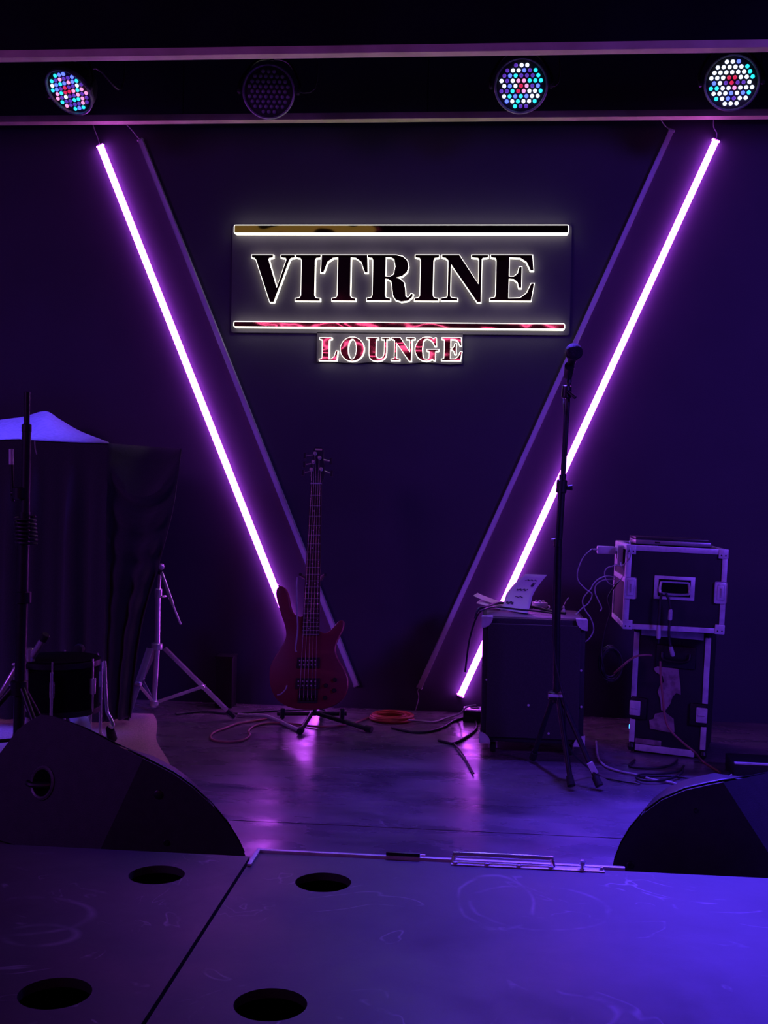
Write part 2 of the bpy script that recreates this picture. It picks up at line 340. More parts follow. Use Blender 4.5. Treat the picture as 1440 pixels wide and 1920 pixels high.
S_U = list(reversed([(0,1),(.46,1),(.46,.95),(.37,.935),(.37,.22),(.43,.1),(.54,.07),(.65,.1),(.72,.2),(.75,.35),(.75,.935),(.62,.95),(.62,1),(.94,1),(.94,.95),(.82,.935),(.82,.35),(.8,.2),(.74,.09),(.62,0),(.45,-.03),(.26,0),(.14,.1),(.1,.28),(.1,.935),(0,.95)]))
S_G = [(.86,1),(.82,1),(.77,.94),(.66,1.01),(.5,1.03),(.3,1.0),(.12,.86),(.02,.65),(0,.5),(.02,.33),(.12,.13),(.3,0),(.48,-.03),(.62,0),(.72,.07),(.8,0),(.84,0),(.84,.38),(.87,.42),(.97,.43),(.97,.48),(.5,.48),(.5,.43),(.58,.42),(.6,.38),(.6,.12),(.55,.05),(.48,.03),(.38,.06),(.32,.16),(.29,.5),(.32,.84),(.39,.94),(.49,.97),(.62,.93),(.74,.82),(.82,.64),(.87,.64)]
PANEL_F = WALL - 0.014                                   # front of the backboard
def sgn_px(X, Y): q = on_y(420 + X / 2.1176, 380 + Y / 2.1176, PANEL_F - 0.03); return q
p0 = on_y(438, 424, PANEL_F); p1 = on_y(1066, 627, PANEL_F)
sign = thing('wall_sign', 'halo-lit mirrored sign lettered VITRINE LOUNGE on the back wall', 'sign', ((p0.x + p1.x) / 2, WALL, p1.z))
def fxy(u, v, t): return Vector((u, t, v))
def rrect(x0, x1, z0, z1, r, n=4):
    out = []
    for cx, cz, a in ((x1 - r, z0 + r, -90), (x1 - r, z1 - r, 0), (x0 + r, z1 - r, 90), (x0 + r, z0 + r, 180)):
        for k in range(n + 1):
            w = math.radians(a + 90 * k / n); out.append((cx + r * math.cos(w), cz + r * math.sin(w)))
    return out
bd = prism(bm_new(), [rrect(p0.x - 0.004, p1.x + 0.004, p1.z - 0.004, p0.z + 0.004, 0.012)], fxy, PANEL_F, WALL - 0.0005)
finish('backboard', bd, M_PANEL, sign, smooth=0)
def sign_piece(name, loops, grow, depth, parent):
    outer = loops[0] if area2(loops[0]) > 0 else loops[0][::-1]
    holes = [h if area2(h) < 0 else h[::-1] for h in loops[1:]]
    body = [offset_poly(outer, grow)] + [offset_poly(h, grow) for h in holes]
    f0 = PANEL_F - depth
    o = finish(name, prism(bm_new(), body, fxy, f0, PANEL_F - 0.0002), M_GLOW, parent, smooth=0, label='glowing white acrylic edge')
    finish('mirror_face', prism(bm_new(), [outer] + holes, fxy, f0 - 0.003, f0), M_MIRROR, o, smooth=0, label='dark gold mirrored face')
    return o
for y0, y1, xa, xb in ((92, 121, 44, 1365), (474, 502, 42, 1350)):
    a = sgn_px(xa, y0); c = sgn_px(xb, y1)
    sign_piece('bar', [rrect(a.x, c.x, c.z, a.z, 0.004, 2)], 0.0040, 0.036, sign)
for shp, hole, xa, xb in ((S_V, None, 110, 277), (S_I, None, 286, 380), (S_T, None, 385, 568), (S_R, H_R, 570, 750), (S_I, None, 760, 850), (S_N, None, 866, 1045), (S_E, None, 1060, 1230)):
    a = sgn_px(xa, 207); c = sgn_px(xb, 389)
    w = max(q[0] for q in shp); sx = (c.x - a.x) / w; sz = a.z - c.z
    sign_piece('letter', [[(a.x + q[0] * sx, c.z + q[1] * sz) for q in lp] for lp in (shp, hole) if lp], 0.0028, 0.024, sign)
# the second word stands on its own contour-cut plate below the board
la = sgn_px(366, 520); lc = sgn_px(946, 640)
plate = [(la.x, la.z + 0.01), (la.x, lc.z + 0.012)]
for k in range(12):
    u = k / 11; plate.append((la.x + (lc.x - la.x) * u, lc.z + 0.004 + 0.004 * math.sin(u * 18.85)))
plate += [(lc.x, lc.z + 0.012), (lc.x, la.z + 0.01)]
finish('backboard', prism(bm_new(), [plate], fxy, PANEL_F, WALL - 0.0005), M_PANEL, sign, smooth=0)
for shp, hole, xa, xb in ((S_L, None, 380, 450), (S_O, H_O, 463, 554), (S_U, None, 568, 654), (S_N, None, 666, 755), (S_G, None, 760, 850), (S_E, None, 866, 943)):
    a = sgn_px(xa, 536); c = sgn_px(xb, 626)
    w = max(q[0] for q in shp); sx = (c.x - a.x) / w; sz = a.z - c.z
    sign_piece('letter', [[(a.x + q[0] * sx, c.z + q[1] * sz) for q in lp] for lp in (shp, hole) if lp], 0.0028, 0.024, sign)
# unseen pink neon lines added on the rear wall for the sign to reflect
for k, (z, amp, ph, per) in enumerate(((2.64, 0.05, 0.3, 1.1), (2.80, 0.06, 1.9, 1.4), (2.95, 0.05, 4.0, 0.9), (3.10, 0.06, 2.7, 1.6))):
    pts = [(-3.4 + 6.4 * i / 60, -3.985, z + amp * math.sin(ph + i / 60 * 6.4 / per * 2 * math.pi)) for i in range(61)]
    o = finish('added_neon_tube', tube(bm_new(), pts, 0.008, 8), M_PINK, smooth=80)
    tag(o, ['lowest', 'second lowest', 'second highest', 'highest'][k] + ' wavy pink neon line, unseen, added for the sign letters to mirror', 'neon', 'unseen pink neon lines added for the sign to mirror')

t = thing('mirror_glow_panel', 'unseen dim warm panel added for the left of the sign top bar to mirror', 'lamp', (-1.7, 0.35, 3.30))  # unseen glowing panel added so the top bar has something warm to reflect
b = bm_new(); box(b, (-1.75, 0.35, 3.285), (1.50, 0.62, 0.028), None, 0.004); finish('glow_panel_back', b, M_BLACKM, t)
b = bm_new(); box(b, (-1.75, 0.35, 3.267), (1.42, 0.55, 0.010), None, 0.003); finish('glow_panel_face', b, mat('warm_mirror_glow', (0.5, 0.4, 0.2), 0.5, emit=(1.0, 0.74, 0.12), strength=0.17), t)

# ================================================================== PAR LIGHTS
LED_ON = {'blue': mat('led_blue', (0.1, 0.1, 0.6), 0.3, emit=(0.06, 0.10, 1.0), strength=3.2),
          'cyan': mat('led_cyan', (0.1, 0.5, 0.6), 0.3, emit=(0.02, 0.75, 1.0), strength=1.5),
          'white': mat('led_white', (0.7, 0.7, 0.8), 0.3, emit=(0.62, 0.72, 1.0), strength=2.2),
          'pink': mat('led_pink', (0.7, 0.3, 0.5), 0.3, emit=(1.0, 0.32, 0.62), strength=1.3),
          'red': mat('led_red', (0.5, 0.05, 0.1), 0.3, emit=(0.9, 0.02, 0.10), strength=0.8),
          'violet': mat('led_violet', (0.2, 0.1, 0.4), 0.3, emit=(0.10, 0.03, 0.42), strength=1.0),
          'off': mat('led_off_lens', (0.34, 0.34, 0.36), 0.18, noise=(60, (0.26, 0.26, 0.28), 0.4, 0.6))}
M_RIM = mat('worn_grey_rim', (0.26, 0.26, 0.28), 0.45, 0.2, noise=(30, (0.18, 0.18, 0.20), 0.4, 0.6))
M_LEDPLATE = mat('led_plate', (0.020, 0.020, 0.022), 0.45, noise=(40, (0.03, 0.03, 0.032), 0.4, 0.6))
def dome_mesh(m):
    bm = lathe(bm_new(), [(0.0082, 0), (0.0082, 0.003), (0.0062, 0.006), (0.0, 0.0080)], (0, 0, 0), (0, 0, 1), 8)
    bmesh.ops.recalc_face_normals(bm, faces=bm.faces[:]); me = bpy.data.meshes.new('led_lens'); bm.to_mesh(me); bm.free()
    me.polygons.foreach_set('use_smooth', [True] * len(me.polygons)); me.materials.append(m); return me
LENS = {k: dome_mesh(m) for k, m in LED_ON.items()}
def par_light(px, py, aim, scheme, label, seed):
    c = on_y(px, py, 4.72); rnd = random.Random(seed)
    t = thing('par_light', label, 'stage light', (c.x, c.y, c.z), 'stage lights hung between the ceiling battens')
    d = (Vector(aim) - c).normalized(); x, y = frame_from(d)
    y = -y if y.z < 0 else y; x = y.cross(d)
    R = 0.108
    finish('housing', lathe(bm_new(), [(0.045, -0.10), (0.085, -0.09), (0.103, -0.045), (0.105, -0.008), (0.098, -0.006), (0.0, -0.006)], c, d, 32), M_BLACKM, t)
    finish('rim', lathe(bm_new(), [(0.099, -0.012), (R, -0.012), (R + 0.002, 0.004), (R - 0.002, 0.010), (0.101, 0.008), (0.099, -0.012)], c, d, 40), M_RIM, t)
    finish('led_plate', lathe(bm_new(), [(0.0985, -0.005), (0.0985, -0.002), (0.0, -0.002)], c, d, 32), M_LEDPLATE, t, smooth=30)
    pitch = 0.0228; base = Matrix((x, y, d)).transposed().to_4x4()
    for q in range(-4, 5):
        for r in range(-4, 5):
            s = -q - r
            if max(abs(q), abs(r), abs(s)) > 4: continue
            if max(abs(q), abs(r), abs(s)) == 4 and 0 in (q, r, s) and min(abs(q), abs(r), abs(s)) == 0 and 4 in (abs(q), abs(r), abs(s)): continue
            u = pitch * (q + r * 0.5); v = pitch * r * 0.866; rad = max(abs(q), abs(r), abs(s))
            col = scheme(rad, rnd, q, r)
            o = link('led_lens', LENS[col], None)
            o.parent = t; o.matrix_parent_inverse = Matrix.Identity(4)
            o.matrix_basis = Matrix.Translation(x * u + y * v + d * -0.002) @ base
    # yoke: two side bolts, a bent strap over the back, a clamp up to the batten
    yk = bm_new(); top = Vector((c.x, 4.72, c.z + 0.17))
    hx = Vector((x.x, x.y, 0)).normalized()
    pth = [c + hx * -0.122, c + hx * -0.122 + Vector((0, 0.02, 0.05)), c + hx * -0.06 + Vector((0, 0.06, 0.15)), c + hx * 0.06 + Vector((0, 0.06, 0.15)), c + hx * 0.122 + Vector((0, 0.02, 0.05)), c + hx * 0.122]
    tube(yk, smooth_path(pth, 6), 0.006, 6); finish('yoke', yk, M_BLACKM, t)
    for s in (-1, 1):
        k = bm_new(); lathe(k, [(0.007, 0), (0.012, 0.006), (0.012, 0.014), (0.005, 0.018)], c + hx * s * 0.112, hx * s, 10); finish('yoke_knob', k, M_BLACKM, t)
    h = bm_new(); q = c + Vector((0, 0.06, 0.15)); tube(h, [q, (q.x, q.y, 3.305)], 0.008, 8); finish('hanging_rod', h, M_BLACKM, t)
    cb = bm_new(); tube(cb, smooth_path([c - d * 0.095, c - d * 0.14 + Vector((0.05, 0, 0.02)), c + Vector((0.16, 0.2, 0.08)), c + Vector((0.15, 0.25, 0.35)), (c.x + 0.1, c.y + 0.25, 3.305)], 5), 0.004, 6)
    finish('power_cord', cb, M_BLACKCORD, t)
    return t, c, d
def scheme_mix(pw):
    names = list(pw)
    def f(rad, rnd, q, r):
        if rad == 0: return 'red'
        if rad == 1: return rnd.choice(['red', 'pink', 'violet', 'white' if pw.get('white', 0) > 0.35 else 'violet'])
        return rnd.choices(names, [pw[n] for n in names])[0]
    return f
def scheme_off(rad, rnd, q, r): return 'off'
t1, c1, d1 = par_light(130, 172, (-2.15, 3.9, 1.6), scheme_mix({'blue': 0.22, 'cyan': 0.28, 'white': 0.06, 'pink': 0.14, 'violet': 0.30}), 'stage light glowing cyan and violet at the far left end', 3)
t2, c2, d2 = par_light(504, 172, (-0.55, 1.0, 1.55), scheme_off, 'dark unlit stage light hanging above the sign', 4)
t3, c3, d3 = par_light(977, 161, (0.05, 0.9, 1.0), scheme_mix({'blue': 0.16, 'cyan': 0.22, 'white': 0.36, 'violet': 0.26}), 'stage light glowing white and cyan, second from the right', 5)
t4, c4, d4 = par_light(1372, 155, (0.55, 0.6, 1.5), scheme_mix({'blue': 0.14, 'cyan': 0.18, 'white': 0.58, 'violet': 0.10}), 'brightest blue-white stage light at the far right end', 6)
def par_beam(c, d, target, power, color, angle, t):
    o = spot('beam', c + d * 0.03, target, power, color, angle, 1.0, 0.09)
    o.parent = t; o.matrix_parent_inverse = world_of(t).inverted()
par_beam(c4, d4, (1.02, 3.12, 0.0), 1950, (0.075, 0.03, 1.0), 46, t4)
par_beam(c3, d3, (0.25, 3.25, 0.0), 420, (0.12, 0.045, 1.0), 62, t3)
par_beam(c1, d1, (-2.12, 4.70, 1.2), 420, (0.09, 0.05, 1.0), 46, t1)

# ================================================================== FRONT DECKS
ZD = 0.12
def ring_pts(c, r, n=40, rev=False): return [(c.x + r * math.cos((-1 if rev else 1) * 2 * math.pi * k / n), c.y + r * math.sin((-1 if rev else 1) * 2 * math.pi * k / n)) for k in range(n)]
def fz(u, v, t): return Vector((u, v, t))
SX = -0.549
def deck(x0, x1, yb, holes, m, label):
    t = thing('stage_deck', label, 'stage deck', ((x0 + x1) / 2, 2.0, -0.70), 'black decks in front of the stage')
    y0 = 1.35
    outline = [(x0, y0), (x1, y0), (x1, yb), (x0, yb)]
    finish('deck_board', prism(bm_new(), [outline] + [ring_pts(h, 0.064, rev=True) for h in holes], fz, ZD - 0.018, ZD), m, t, smooth=30)
    for nm, c, s in (('side_panel', (x0 + 0.01, (y0 + yb) / 2, -0.2995), (0.02, yb - y0, 0.80)), ('side_panel', (x1 - 0.01, (y0 + yb) / 2, -0.2995), (0.02, yb - y0, 0.80)),
                     ('front_panel', ((x0 + x1) / 2, y0 + 0.01, -0.2995), (x1 - x0 - 0.041, 0.02, 0.80)), ('back_panel', ((x0 + x1) / 2, yb - 0.011, -0.2995), (x1 - x0 - 0.041, 0.02, 0.80)),
                     ('bottom_panel', ((x0 + x1) / 2, (y0 + yb) / 2, -0.69), (x1 - x0 - 0.041, yb - y0 - 0.043, 0.018))):
        q = bm_new(); box(q, c, s); finish(nm, q, M_VOID, t, smooth=0)
    return t
hl = [on_floor(294, 1640, ZD), on_floor(103, 1862, ZD)]; hr = [on_floor(606, 1654, ZD), on_floor(507, 1883, ZD)]
deck(-1.75, SX - 0.004, 2.716, hl, M_DECKL, 'black scuffed deck with two round holes under the left monitor')
dr = deck(SX + 0.004, 1.35, 2.744, hr, M_DECKR, 'black scuffed deck with two round holes and a metal back edge')
# metal trims along the right deck's back edge
def dp(x, y, z): return on_floor(x, y, z)
def rail(a, c, w, h, m, nm, z0, bevel=0.001, parent=dr):
    a = Vector(a); c = Vector(c); dd = (c - a); dd.z = 0; ln = dd.length; dd.normalize()
    rot = Matrix((dd, Vector((-dd.y, dd.x, 0)), Vector((0, 0, 1)))).transposed(); mid = (a + c) / 2
    q = bm_new(); box(q, (mid.x, mid.y, z0 + h / 2), (ln, w, h), rot, bevel); return finish(nm, q, m, parent, smooth=40)
yb = 2.744
a = dp(486, 1598, ZD + 0.004)
rail((SX + 0.006, yb + 0.012, 0), (0.35, yb + 0.012, 0), 0.012, 0.016, M_ALU, 'edge_rail', ZD - 0.010)
rail((SX + 0.010, yb - 0.10, 0), (SX + 0.010, yb + 0.018, 0), 0.010, 0.006, M_ALU, 'edge_rail', ZD + 0.0003)
x_h0 = on_floor(725, 1605, ZD).x; x_h1 = on_floor(788, 1609, ZD).x
rail((x_h0, yb + 0.010, 0), (x_h1, yb + 0.010, 0), 0.010, 0.008, M_BLACKM, 'hinge', ZD + 0.008)
tube_b = bm_new(); tube(tube_b, [(x_h0 + 0.002, yb + 0.022, ZD + 0.006), (x_h1 + 0.012, yb + 0.022, ZD + 0.006)], 0.004, 8); finish('hinge_pin', tube_b, M_CHROME, dr)
x_b0 = on_floor(850, 1610, ZD).x; x_b1 = on_floor(1036, 1620, ZD).x
pl = rail((x_b0 - 0.005, yb - 0.008, 0), (x_b1 + 0.12, yb - 0.008, 0), 0.026, 0.003, M_ALU, 'handle_plate', ZD + 0.0003)
hb = bm_new(); tube(hb, smooth_path([(x_b0, yb - 0.004, ZD + 0.002), (x_b0 + 0.004, yb + 0.004, ZD + 0.016), (x_b0 + 0.02, yb + 0.006, ZD + 0.020), (x_b1 - 0.02, yb + 0.006, ZD + 0.020), (x_b1 - 0.004, yb + 0.004, ZD + 0.016), (x_b1, yb - 0.004, ZD + 0.002)], 6), 0.0055, 10)
finish('handle_bar', hb, M_CHROME, dr)
for k in range(4):
    xx = x_b0 + 0.006 + (x_b1 - x_b0 - 0.012) * k / 3
    q = bm_new(); lathe(q, [(0.0075, 0), (0.0065, 0.004), (0.0, 0.005)], (xx, yb - 0.013, ZD + 0.0034), (0, 0, 1), 10); finish('bolt', q, M_CHROME, dr)
q = bm_new(); xk = on_floor(1090, 1625, ZD).x; lathe(q, [(0.005, 0), (0.005, 0.008), (0.008, 0.009), (0.008, 0.017), (0.004, 0.020), (0, 0.020)], (xk, yb - 0.006, ZD + 0.0034), (0, 0, 1), 12); finish('stud_knob', q, M_CHROME, dr)
q = bm_new(); xk = on_floor(1127, 1631, ZD).x; lathe(q, [(0.006, 0), (0.005, 0.006), (0.0, 0.007)], (xk, yb - 0.006, ZD + 0.0034), (0, 0, 1), 10); finish('bolt', q, M_CHROME, dr)

# ================================================================== STAGE MONITORS (wedges lying on their sides to the camera)
def monitor(front_px, fold, outer_px, y0, tilt, label, handle=None, cap=()):
    """front_px: outline on the upright cheek; outer_px: outline on the cheek's slanted part beyond the fold line"""
    F0 = on_y(*fold[0], y0); F1 = on_y(*fold[1], y0)
    along = (F1 - F0).normalized(); out_c = on_y(*outer_px[len(outer_px) // 2], y0)
    nrm0 = Vector((0, -1, 0)); perp = along.cross(nrm0).normalized()
    if perp.dot(out_c - F0) < 0: perp = -perp
    back = perp * math.cos(tilt) + Vector((0, 1, 0)) * math.sin(tilt)
    n2 = along.cross(back).normalized()
    A = [on_y(x, y, y0) for x, y in front_px]; B = [on_plane(x, y, F0, n2) for x, y in outer_px]
    g = Vector((0, 0, 1)) - n2 * n2.z; g.normalize()                 # steepest way up within the slanted plane
    for p in A: p.z = max(p.z, 0.012)
    for p in B:
        if p.z < 0.012 or p is B[-1]: p += g * ((0.012 - p.z) / g.z)
    F1 = F1 + along * ((0.012 - F1.z) / along.z)
    return A, F0, F1, B, along, back, n2
def build_monitor(front_px, fold, outer_px, y0, tilt, label, depth, shrink, handle, bolts, mid_shift):
    A, F0, F1, B, along, back, n2 = monitor(front_px, fold, outer_px, y0, tilt, label)
    A[0].z = 0.012
    ring = A + [F0] + B + [F1]
    cx = sum(p.x for p in ring) / len(ring) + mid_shift; yf = y0 + depth
    t = thing('stage_monitor', label, 'speaker', (cx, y0 + depth / 2, 0), 'wedge monitors at the stage edge')
    bm = bm_new(); V = [bm.verts.new(p) for p in ring]
    nA = len(A); iF0 = nA; iF1 = len(ring) - 1
    bm.faces.new(V[:nA + 1] + [V[iF1]]); bm.faces.new(V[iF0:])
    W = [bm.verts.new((cx + (p.x - cx) * shrink, max(yf, p.y + 0.03), 0.012 + (p.z - 0.012) * (shrink + 0.02))) for p in ring]
    n = len(ring)
    for i in range(n): bm.faces.new((V[i], V[(i + 1) % n], W[(i + 1) % n], W[i]))
    bm.faces.new(W[::-1])
    es = [e for e in bm.edges if (e.verts[0] in V) != (e.verts[1] in V)]
    bmesh.ops.triangulate(bm, faces=[f for f in bm.faces if len(f.verts) > 4])
    finish('cabinet', bm, M_CABINET, t, smooth=28)
    for fx, fy in ((-0.18, 0.06), (0.18, 0.06), (-0.18, depth - 0.06), (0.18, depth - 0.06)):
        q = bm_new(); lathe(q, [(0.018, 0), (0.018, 0.0125)], (cx + fx, y0 + fy, 0), (0, 0, 1), 12); finish('rubber_foot', q, M_RUBBER, t)
    if handle:                                                   # cup handle on the slanted cheek; flat dark disc painted as its shaded hollow
        hc = on_plane(*handle, F0, n2); n3 = n2 if n2.y < 0 else -n2
        q = bm_new(); lathe(q, [(0.036, 0.0012), (0.0, 0.0012)], hc, n3, 28); hcup = finish('handle_shade_disc', q, M_VOID, t)
        q = bm_new(); lathe(q, [(0.036, -0.002), (0.047, -0.002), (0.047, 0.003), (0.042, 0.006), (0.037, 0.004), (0.036, -0.002)], hc, n3, 32); finish('handle_ring', q, mat('handle_ring_plastic', (0.085, 0.08, 0.09), 0.4, noise=(30, (0.07, 0.065, 0.075), 0.4, 0.6)), hcup)
        q = bm_new(); xx, yy = frame_from(n3); yy = yy if yy.z > 0 else -yy
        tube(q, smooth_path([hc + Vector((-0.040, 0, 0)) + n3 * 0.004, hc + Vector((-0.02, 0, -0.006)) + n3 * 0.014, hc + Vector((0.02, 0, -0.006)) + n3 * 0.014, hc + Vector((0.040, 0, 0)) + n3 * 0.004], 5), 0.008, 8); finish('handle_grip', q, M_BLACK, hcup)
    for bx, by, rr in bolts:
        pc = on_y(bx, by, y0); q = bm_new(); lathe(q, [(rr, -0.001), (rr, 0.002), (rr * 0.8, 0.0035), (0, 0.0035)], pc, (0, -1, 0), 16); finish('socket_cap', q, M_BLACK, t)
    # front grille: a thin perforated skin over the curved side, standing just proud
    g = bm_new(); skin = A[1:nA] + [F0] + B[:max(2, len(B) // 2 - 1)]
    rows = []
    for k in range(7):
        s = 0.08 + 0.84 * k / 6; row = []
        for p in skin:
            w = Vector((cx + (p.x - cx) * shrink, max(yf, p.y + 0.03), 0.012 + (p.z - 0.012) * (shrink + 0.02)))
            v = p.lerp(w, s); o = Vector((v.x - cx, 0, v.z)).normalized(); row.append(g.verts.new(v + o * 0.003))
        rows.append(row)
    for r0, r1 in zip(rows, rows[1:]):
        for i in range(len(skin) - 1): g.faces.new((r0[i], r0[i + 1], r1[i + 1], r1[i]))
    gr = finish('grille', g, M_BLACKM, t, smooth=60); sm = gr.modifiers.new('thickness', 'SOLIDIFY'); sm.thickness = 0.002; sm.offset = 1
    return t
build_monitor([(463, 1640), (460, 1604), (448, 1578), (428, 1546), (398, 1510), (362, 1477), (325, 1451), (292, 1434)], ((268, 1422), (166, 1640)),
              [(232, 1404), (195, 1384), (158, 1365), (120, 1350), (96, 1342), (77, 1340), (58, 1350), (33, 1368), (7, 1403), (-30, 1450), (-60, 1520), (-66, 1640)], 2.90, math.radians(30),
              'black wedge monitor with a round handle on the left deck side', 0.30, 0.74, (80, 1468), ((297, 1490, 0.012), (312, 1580, 0.008)), -0.10)
build_monitor([(1146, 1660), (1148, 1635), (1152, 1613), (1163, 1585), (1180, 1556), (1206, 1526), (1240, 1501), (1285, 1482), (1330, 1472)], ((1356, 1467), (1480, 1660)),
              [(1400, 1458), (1440, 1449), (1490, 1440), (1530, 1436), (1552, 1440), (1575, 1462), (1600, 1500), (1640, 1560), (1650, 1660)], 2.92, math.radians(62),
              'black wedge monitor lit blue on top at the right edge', 0.30, 0.80, None, ((1305, 1520, 0.006), (1182, 1622, 0.010)), 0.10)

# ================================================================== RUG
r0 = on_floor(262, 1337, 0.0); rc = on_floor(301, 1432, 0.0)
NX, NY = 26, 20; b = bm_new(); grid = []
for j in range(NY + 1):
    row = []
    for i in range(NX + 1):
        u = i / NX; v = j / NY
        y = 3.85 + (4.90 - 3.85) * v; xr = -1.445 + 0.36 * (4.90 - y) + 0.012 * math.sin(v * 9); x = -3.05 + (xr + 3.05) * u
        z = 0.005 + 0.002 * max(0, math.sin(v * 7 + 1.2)) * (0.3 + 0.7 * u)
        row.append(b.verts.new((x, y, z)))
    grid.append(row)
for j in range(NY):
    for i in range(NX): b.faces.new((grid[j][i], grid[j][i + 1], grid[j + 1][i + 1], grid[j + 1][i]))
rug = finish('rug', b, M_RUG, smooth=60); sm = rug.modifiers.new('thickness', 'SOLIDIFY'); sm.thickness = 0.005; sm.offset = -1
tag(rug, 'beige woven rug under the covered drums', 'rug')

# ================================================================== COVERED DRUMS: dark drape and grey cover sheet
DY = 4.62
def drape_mesh():
    bm = bm_new(); rows = []
    top = smooth_path([on_y(x, y, DY) for x, y in ((-330, 842), (-200, 838), (-100, 834), (-30, 828), (30, 824), (90, 827), (150, 829), (204, 831))], 9)
    n1 = len(top); A = on_y(204, 831, DY); B = on_y(341, 841, DY + 0.06)
    edge = smooth_path([on_y(x, y, DY + 0.06) for x, y in ((341, 841), (334, 890), (325, 950), (312, 1005), (300, 1050), (286, 1100), (272, 1150), (260, 1220), (252, 1300), (248, 1345))], 12)
    NT = 46
    for k in range(NT + 1):
        t = k / NT; row = []
        for i, p in enumerate(top):
            s = i / (n1 - 1); z = p.z * (1 - t) + 0.025 * t
            fold = math.sin(s * 43 + 0.6) * 0.6 + math.sin(s * 71 + 2.0) * 0.4
            amp = 0.034 * min(1, t * 4.0) * (0.6 + 0.4 * t)
            row.append(bm.verts.new((p.x + 0.006 * math.sin(s * 50 + t * 4) * t, p.y - 0.015 * min(1, t * 3) + fold * amp, z)))
        m = 30
        for i in range(1, m + 1):
            u = i / m; E_ = edge[min(len(edge) - 1, int(t * (len(edge) - 1) + 0.5))]
            zl = A.z * (1 - t) + 0.025 * t; zr = max(E_.z, 0.03)
            bow = 4 * u * (1 - u)
            x = A.x + (E_.x - A.x) * u
            hang = min(1.0, t * 15)
            z = zl + (zr - zl) * u - 0.150 * bow * (1 - t) ** 2.2 * hang
            uf = math.sin(t * 2 * math.pi * 8.0 + 0.4) * math.exp(-t * 2.4) * 0.042 * bow
            vf = math.sin(u * 14 + 0.5 + t * 2) * 0.024 * min(1, t * 1.8)
            y = A.y + (E_.y - A.y) * u + uf * hang + vf + 0.02 * bow * (1 - t) + 0.09 * bow * (1 - hang)
            row.append(bm.verts.new((x, y, z)))
        rows.append(row)
    for a, c in zip(rows, rows[1:]):
        for i in range(len(a) - 1): bm.faces.new((a[i], a[i + 1], c[i + 1], c[i]))
    return bm
drape = finish('drum_drape', drape_mesh(), M_CLOTH, smooth=80)
sm = drape.modifiers.new('thickness', 'SOLIDIFY'); sm.thickness = 0.003
tag(drape, 'black cloth drape with swagged folds hanging over the drums', 'drape')
b = bm_new(); rows = []
ridge = smooth_path([on_y(x, y, 5.02) for x, y in ((-330, 812), (-200, 806), (-60, 795), (0, 787), (45, 781), (85, 771), (112, 786), (150, 808))] + [on_y(204, 829, 4.70)], 8)
front = smooth_path([on_y(x, y, DY - 0.012) for x, y in ((-330, 842), (-200, 838), (-100, 834), (-30, 827), (30, 823), (75, 826), (140, 829), (176, 830), (205, 831))], 8)
for k in range(13):
    t = k / 12; row = []
    for i, (p, q) in enumerate(zip(ridge, front)):
        v = p.lerp(q, t); v.z -= 0.02 * math.sin(t * math.pi) * (1 - i / len(ridge)) ; v.z += 0.006 * math.sin(i * 0.35) * math.sin(t * math.pi); row.append(b.verts.new(v))
    rows.append(row)
back = [b.verts.new((v.co.x, v.co.y + 0.05, v.co.z - 0.35)) for v in rows[0]]
rows.insert(0, back)
for a, c in zip(rows, rows[1:]):
    for i in range(len(a) - 1): b.faces.new((a[i], a[i + 1], c[i + 1], c[i]))
sheet = finish('cover_sheet', b, M_SHEET, smooth=60); sm = sheet.modifiers.new('thickness', 'SOLIDIFY'); sm.thickness = 0.002
tag(sheet, 'pale sheet peaked like a tent over the drums, lit blue', 'cover sheet')

# ================================================================== STANDS
def rod(name, pts, r, m, parent, n=10, sm=60): return finish(name, tube(bm_new(), pts, r, n), m, parent, smooth=sm)
def collar(name, c, axis, r, h, m, parent):
    return finish(name, lathe(bm_new(), [(r * 0.8, -h / 2), (r, -h / 2 + 0.003), (r, h / 2 - 0.003), (r * 0.8, h / 2)], c, axis, 14), m, parent)
def wing(c, d, m, parent, s=1.0):
    d = Vector(d).normalized(); x, y = frame_from(d)
    k = bm_new(); tube(k, [c, Vector(c) + d * 0.022 * s], 0.004 * s, 8)
    e = Vector(c) + d * 0.022 * s
    tube(k, [e - x * 0.016 * s, e - x * 0.006 * s, e + x * 0.006 * s, e + x * 0.016 * s], [0.004 * s, 0.006 * s, 0.006 * s, 0.004 * s], 6)
    return finish('wing_nut', k, m, parent)

# --- chrome cymbal stand beside the drape
YC = 4.86
t = thing('cymbal_stand', 'bare chrome cymbal stand on tripod legs with a drooping arm', 'stand', tuple(on_floor(290, 1345)))
q = lambda x, y, yy=YC: on_y(x, y, yy)
rod('lower_tube', [q(288, 1326), q(295, 1210), q(296, 1120)], 0.0125, M_CHROME, t)
rod('upper_tube', [q(296, 1122), q(300, 1072)], 0.008, M_CHROME, t)
collar('clamp_collar', q(297, 1112), (0.02, 0, 1), 0.017, 0.040, M_CHROME, t)
wing(q(300, 1118), (1, -0.4, 0), M_CHROME, t)
h = finish('tilter', lathe(bm_new(), [(0.0, -0.016), (0.010, -0.013), (0.0155, 0), (0.010, 0.013), (0, 0.016)], q(302, 1063), (0.3, -1, 0), 14), M_CHROME, t)
collar('tilter_washer', q(301, 1074), (0, 0, 1), 0.012, 0.014, M_RUBBER, h)
rod('boom_arm', [q(303, 1074, YC - 0.02), q(324, 1134, YC - 0.06)], 0.0075, M_CHROME, t)
rod('boom_tip', [q(324, 1134, YC - 0.06), q(339, 1171, YC - 0.08)], 0.0045, M_CHROME, t)
hub = collar('upper_hub', q(294, 1212), (0.02, 0, 1), 0.026, 0.030, M_CHROME, t)
low = collar('lower_hub', q(289, 1318), (0.02, 0, 1), 0.020, 0.024, M_CHROME, t)
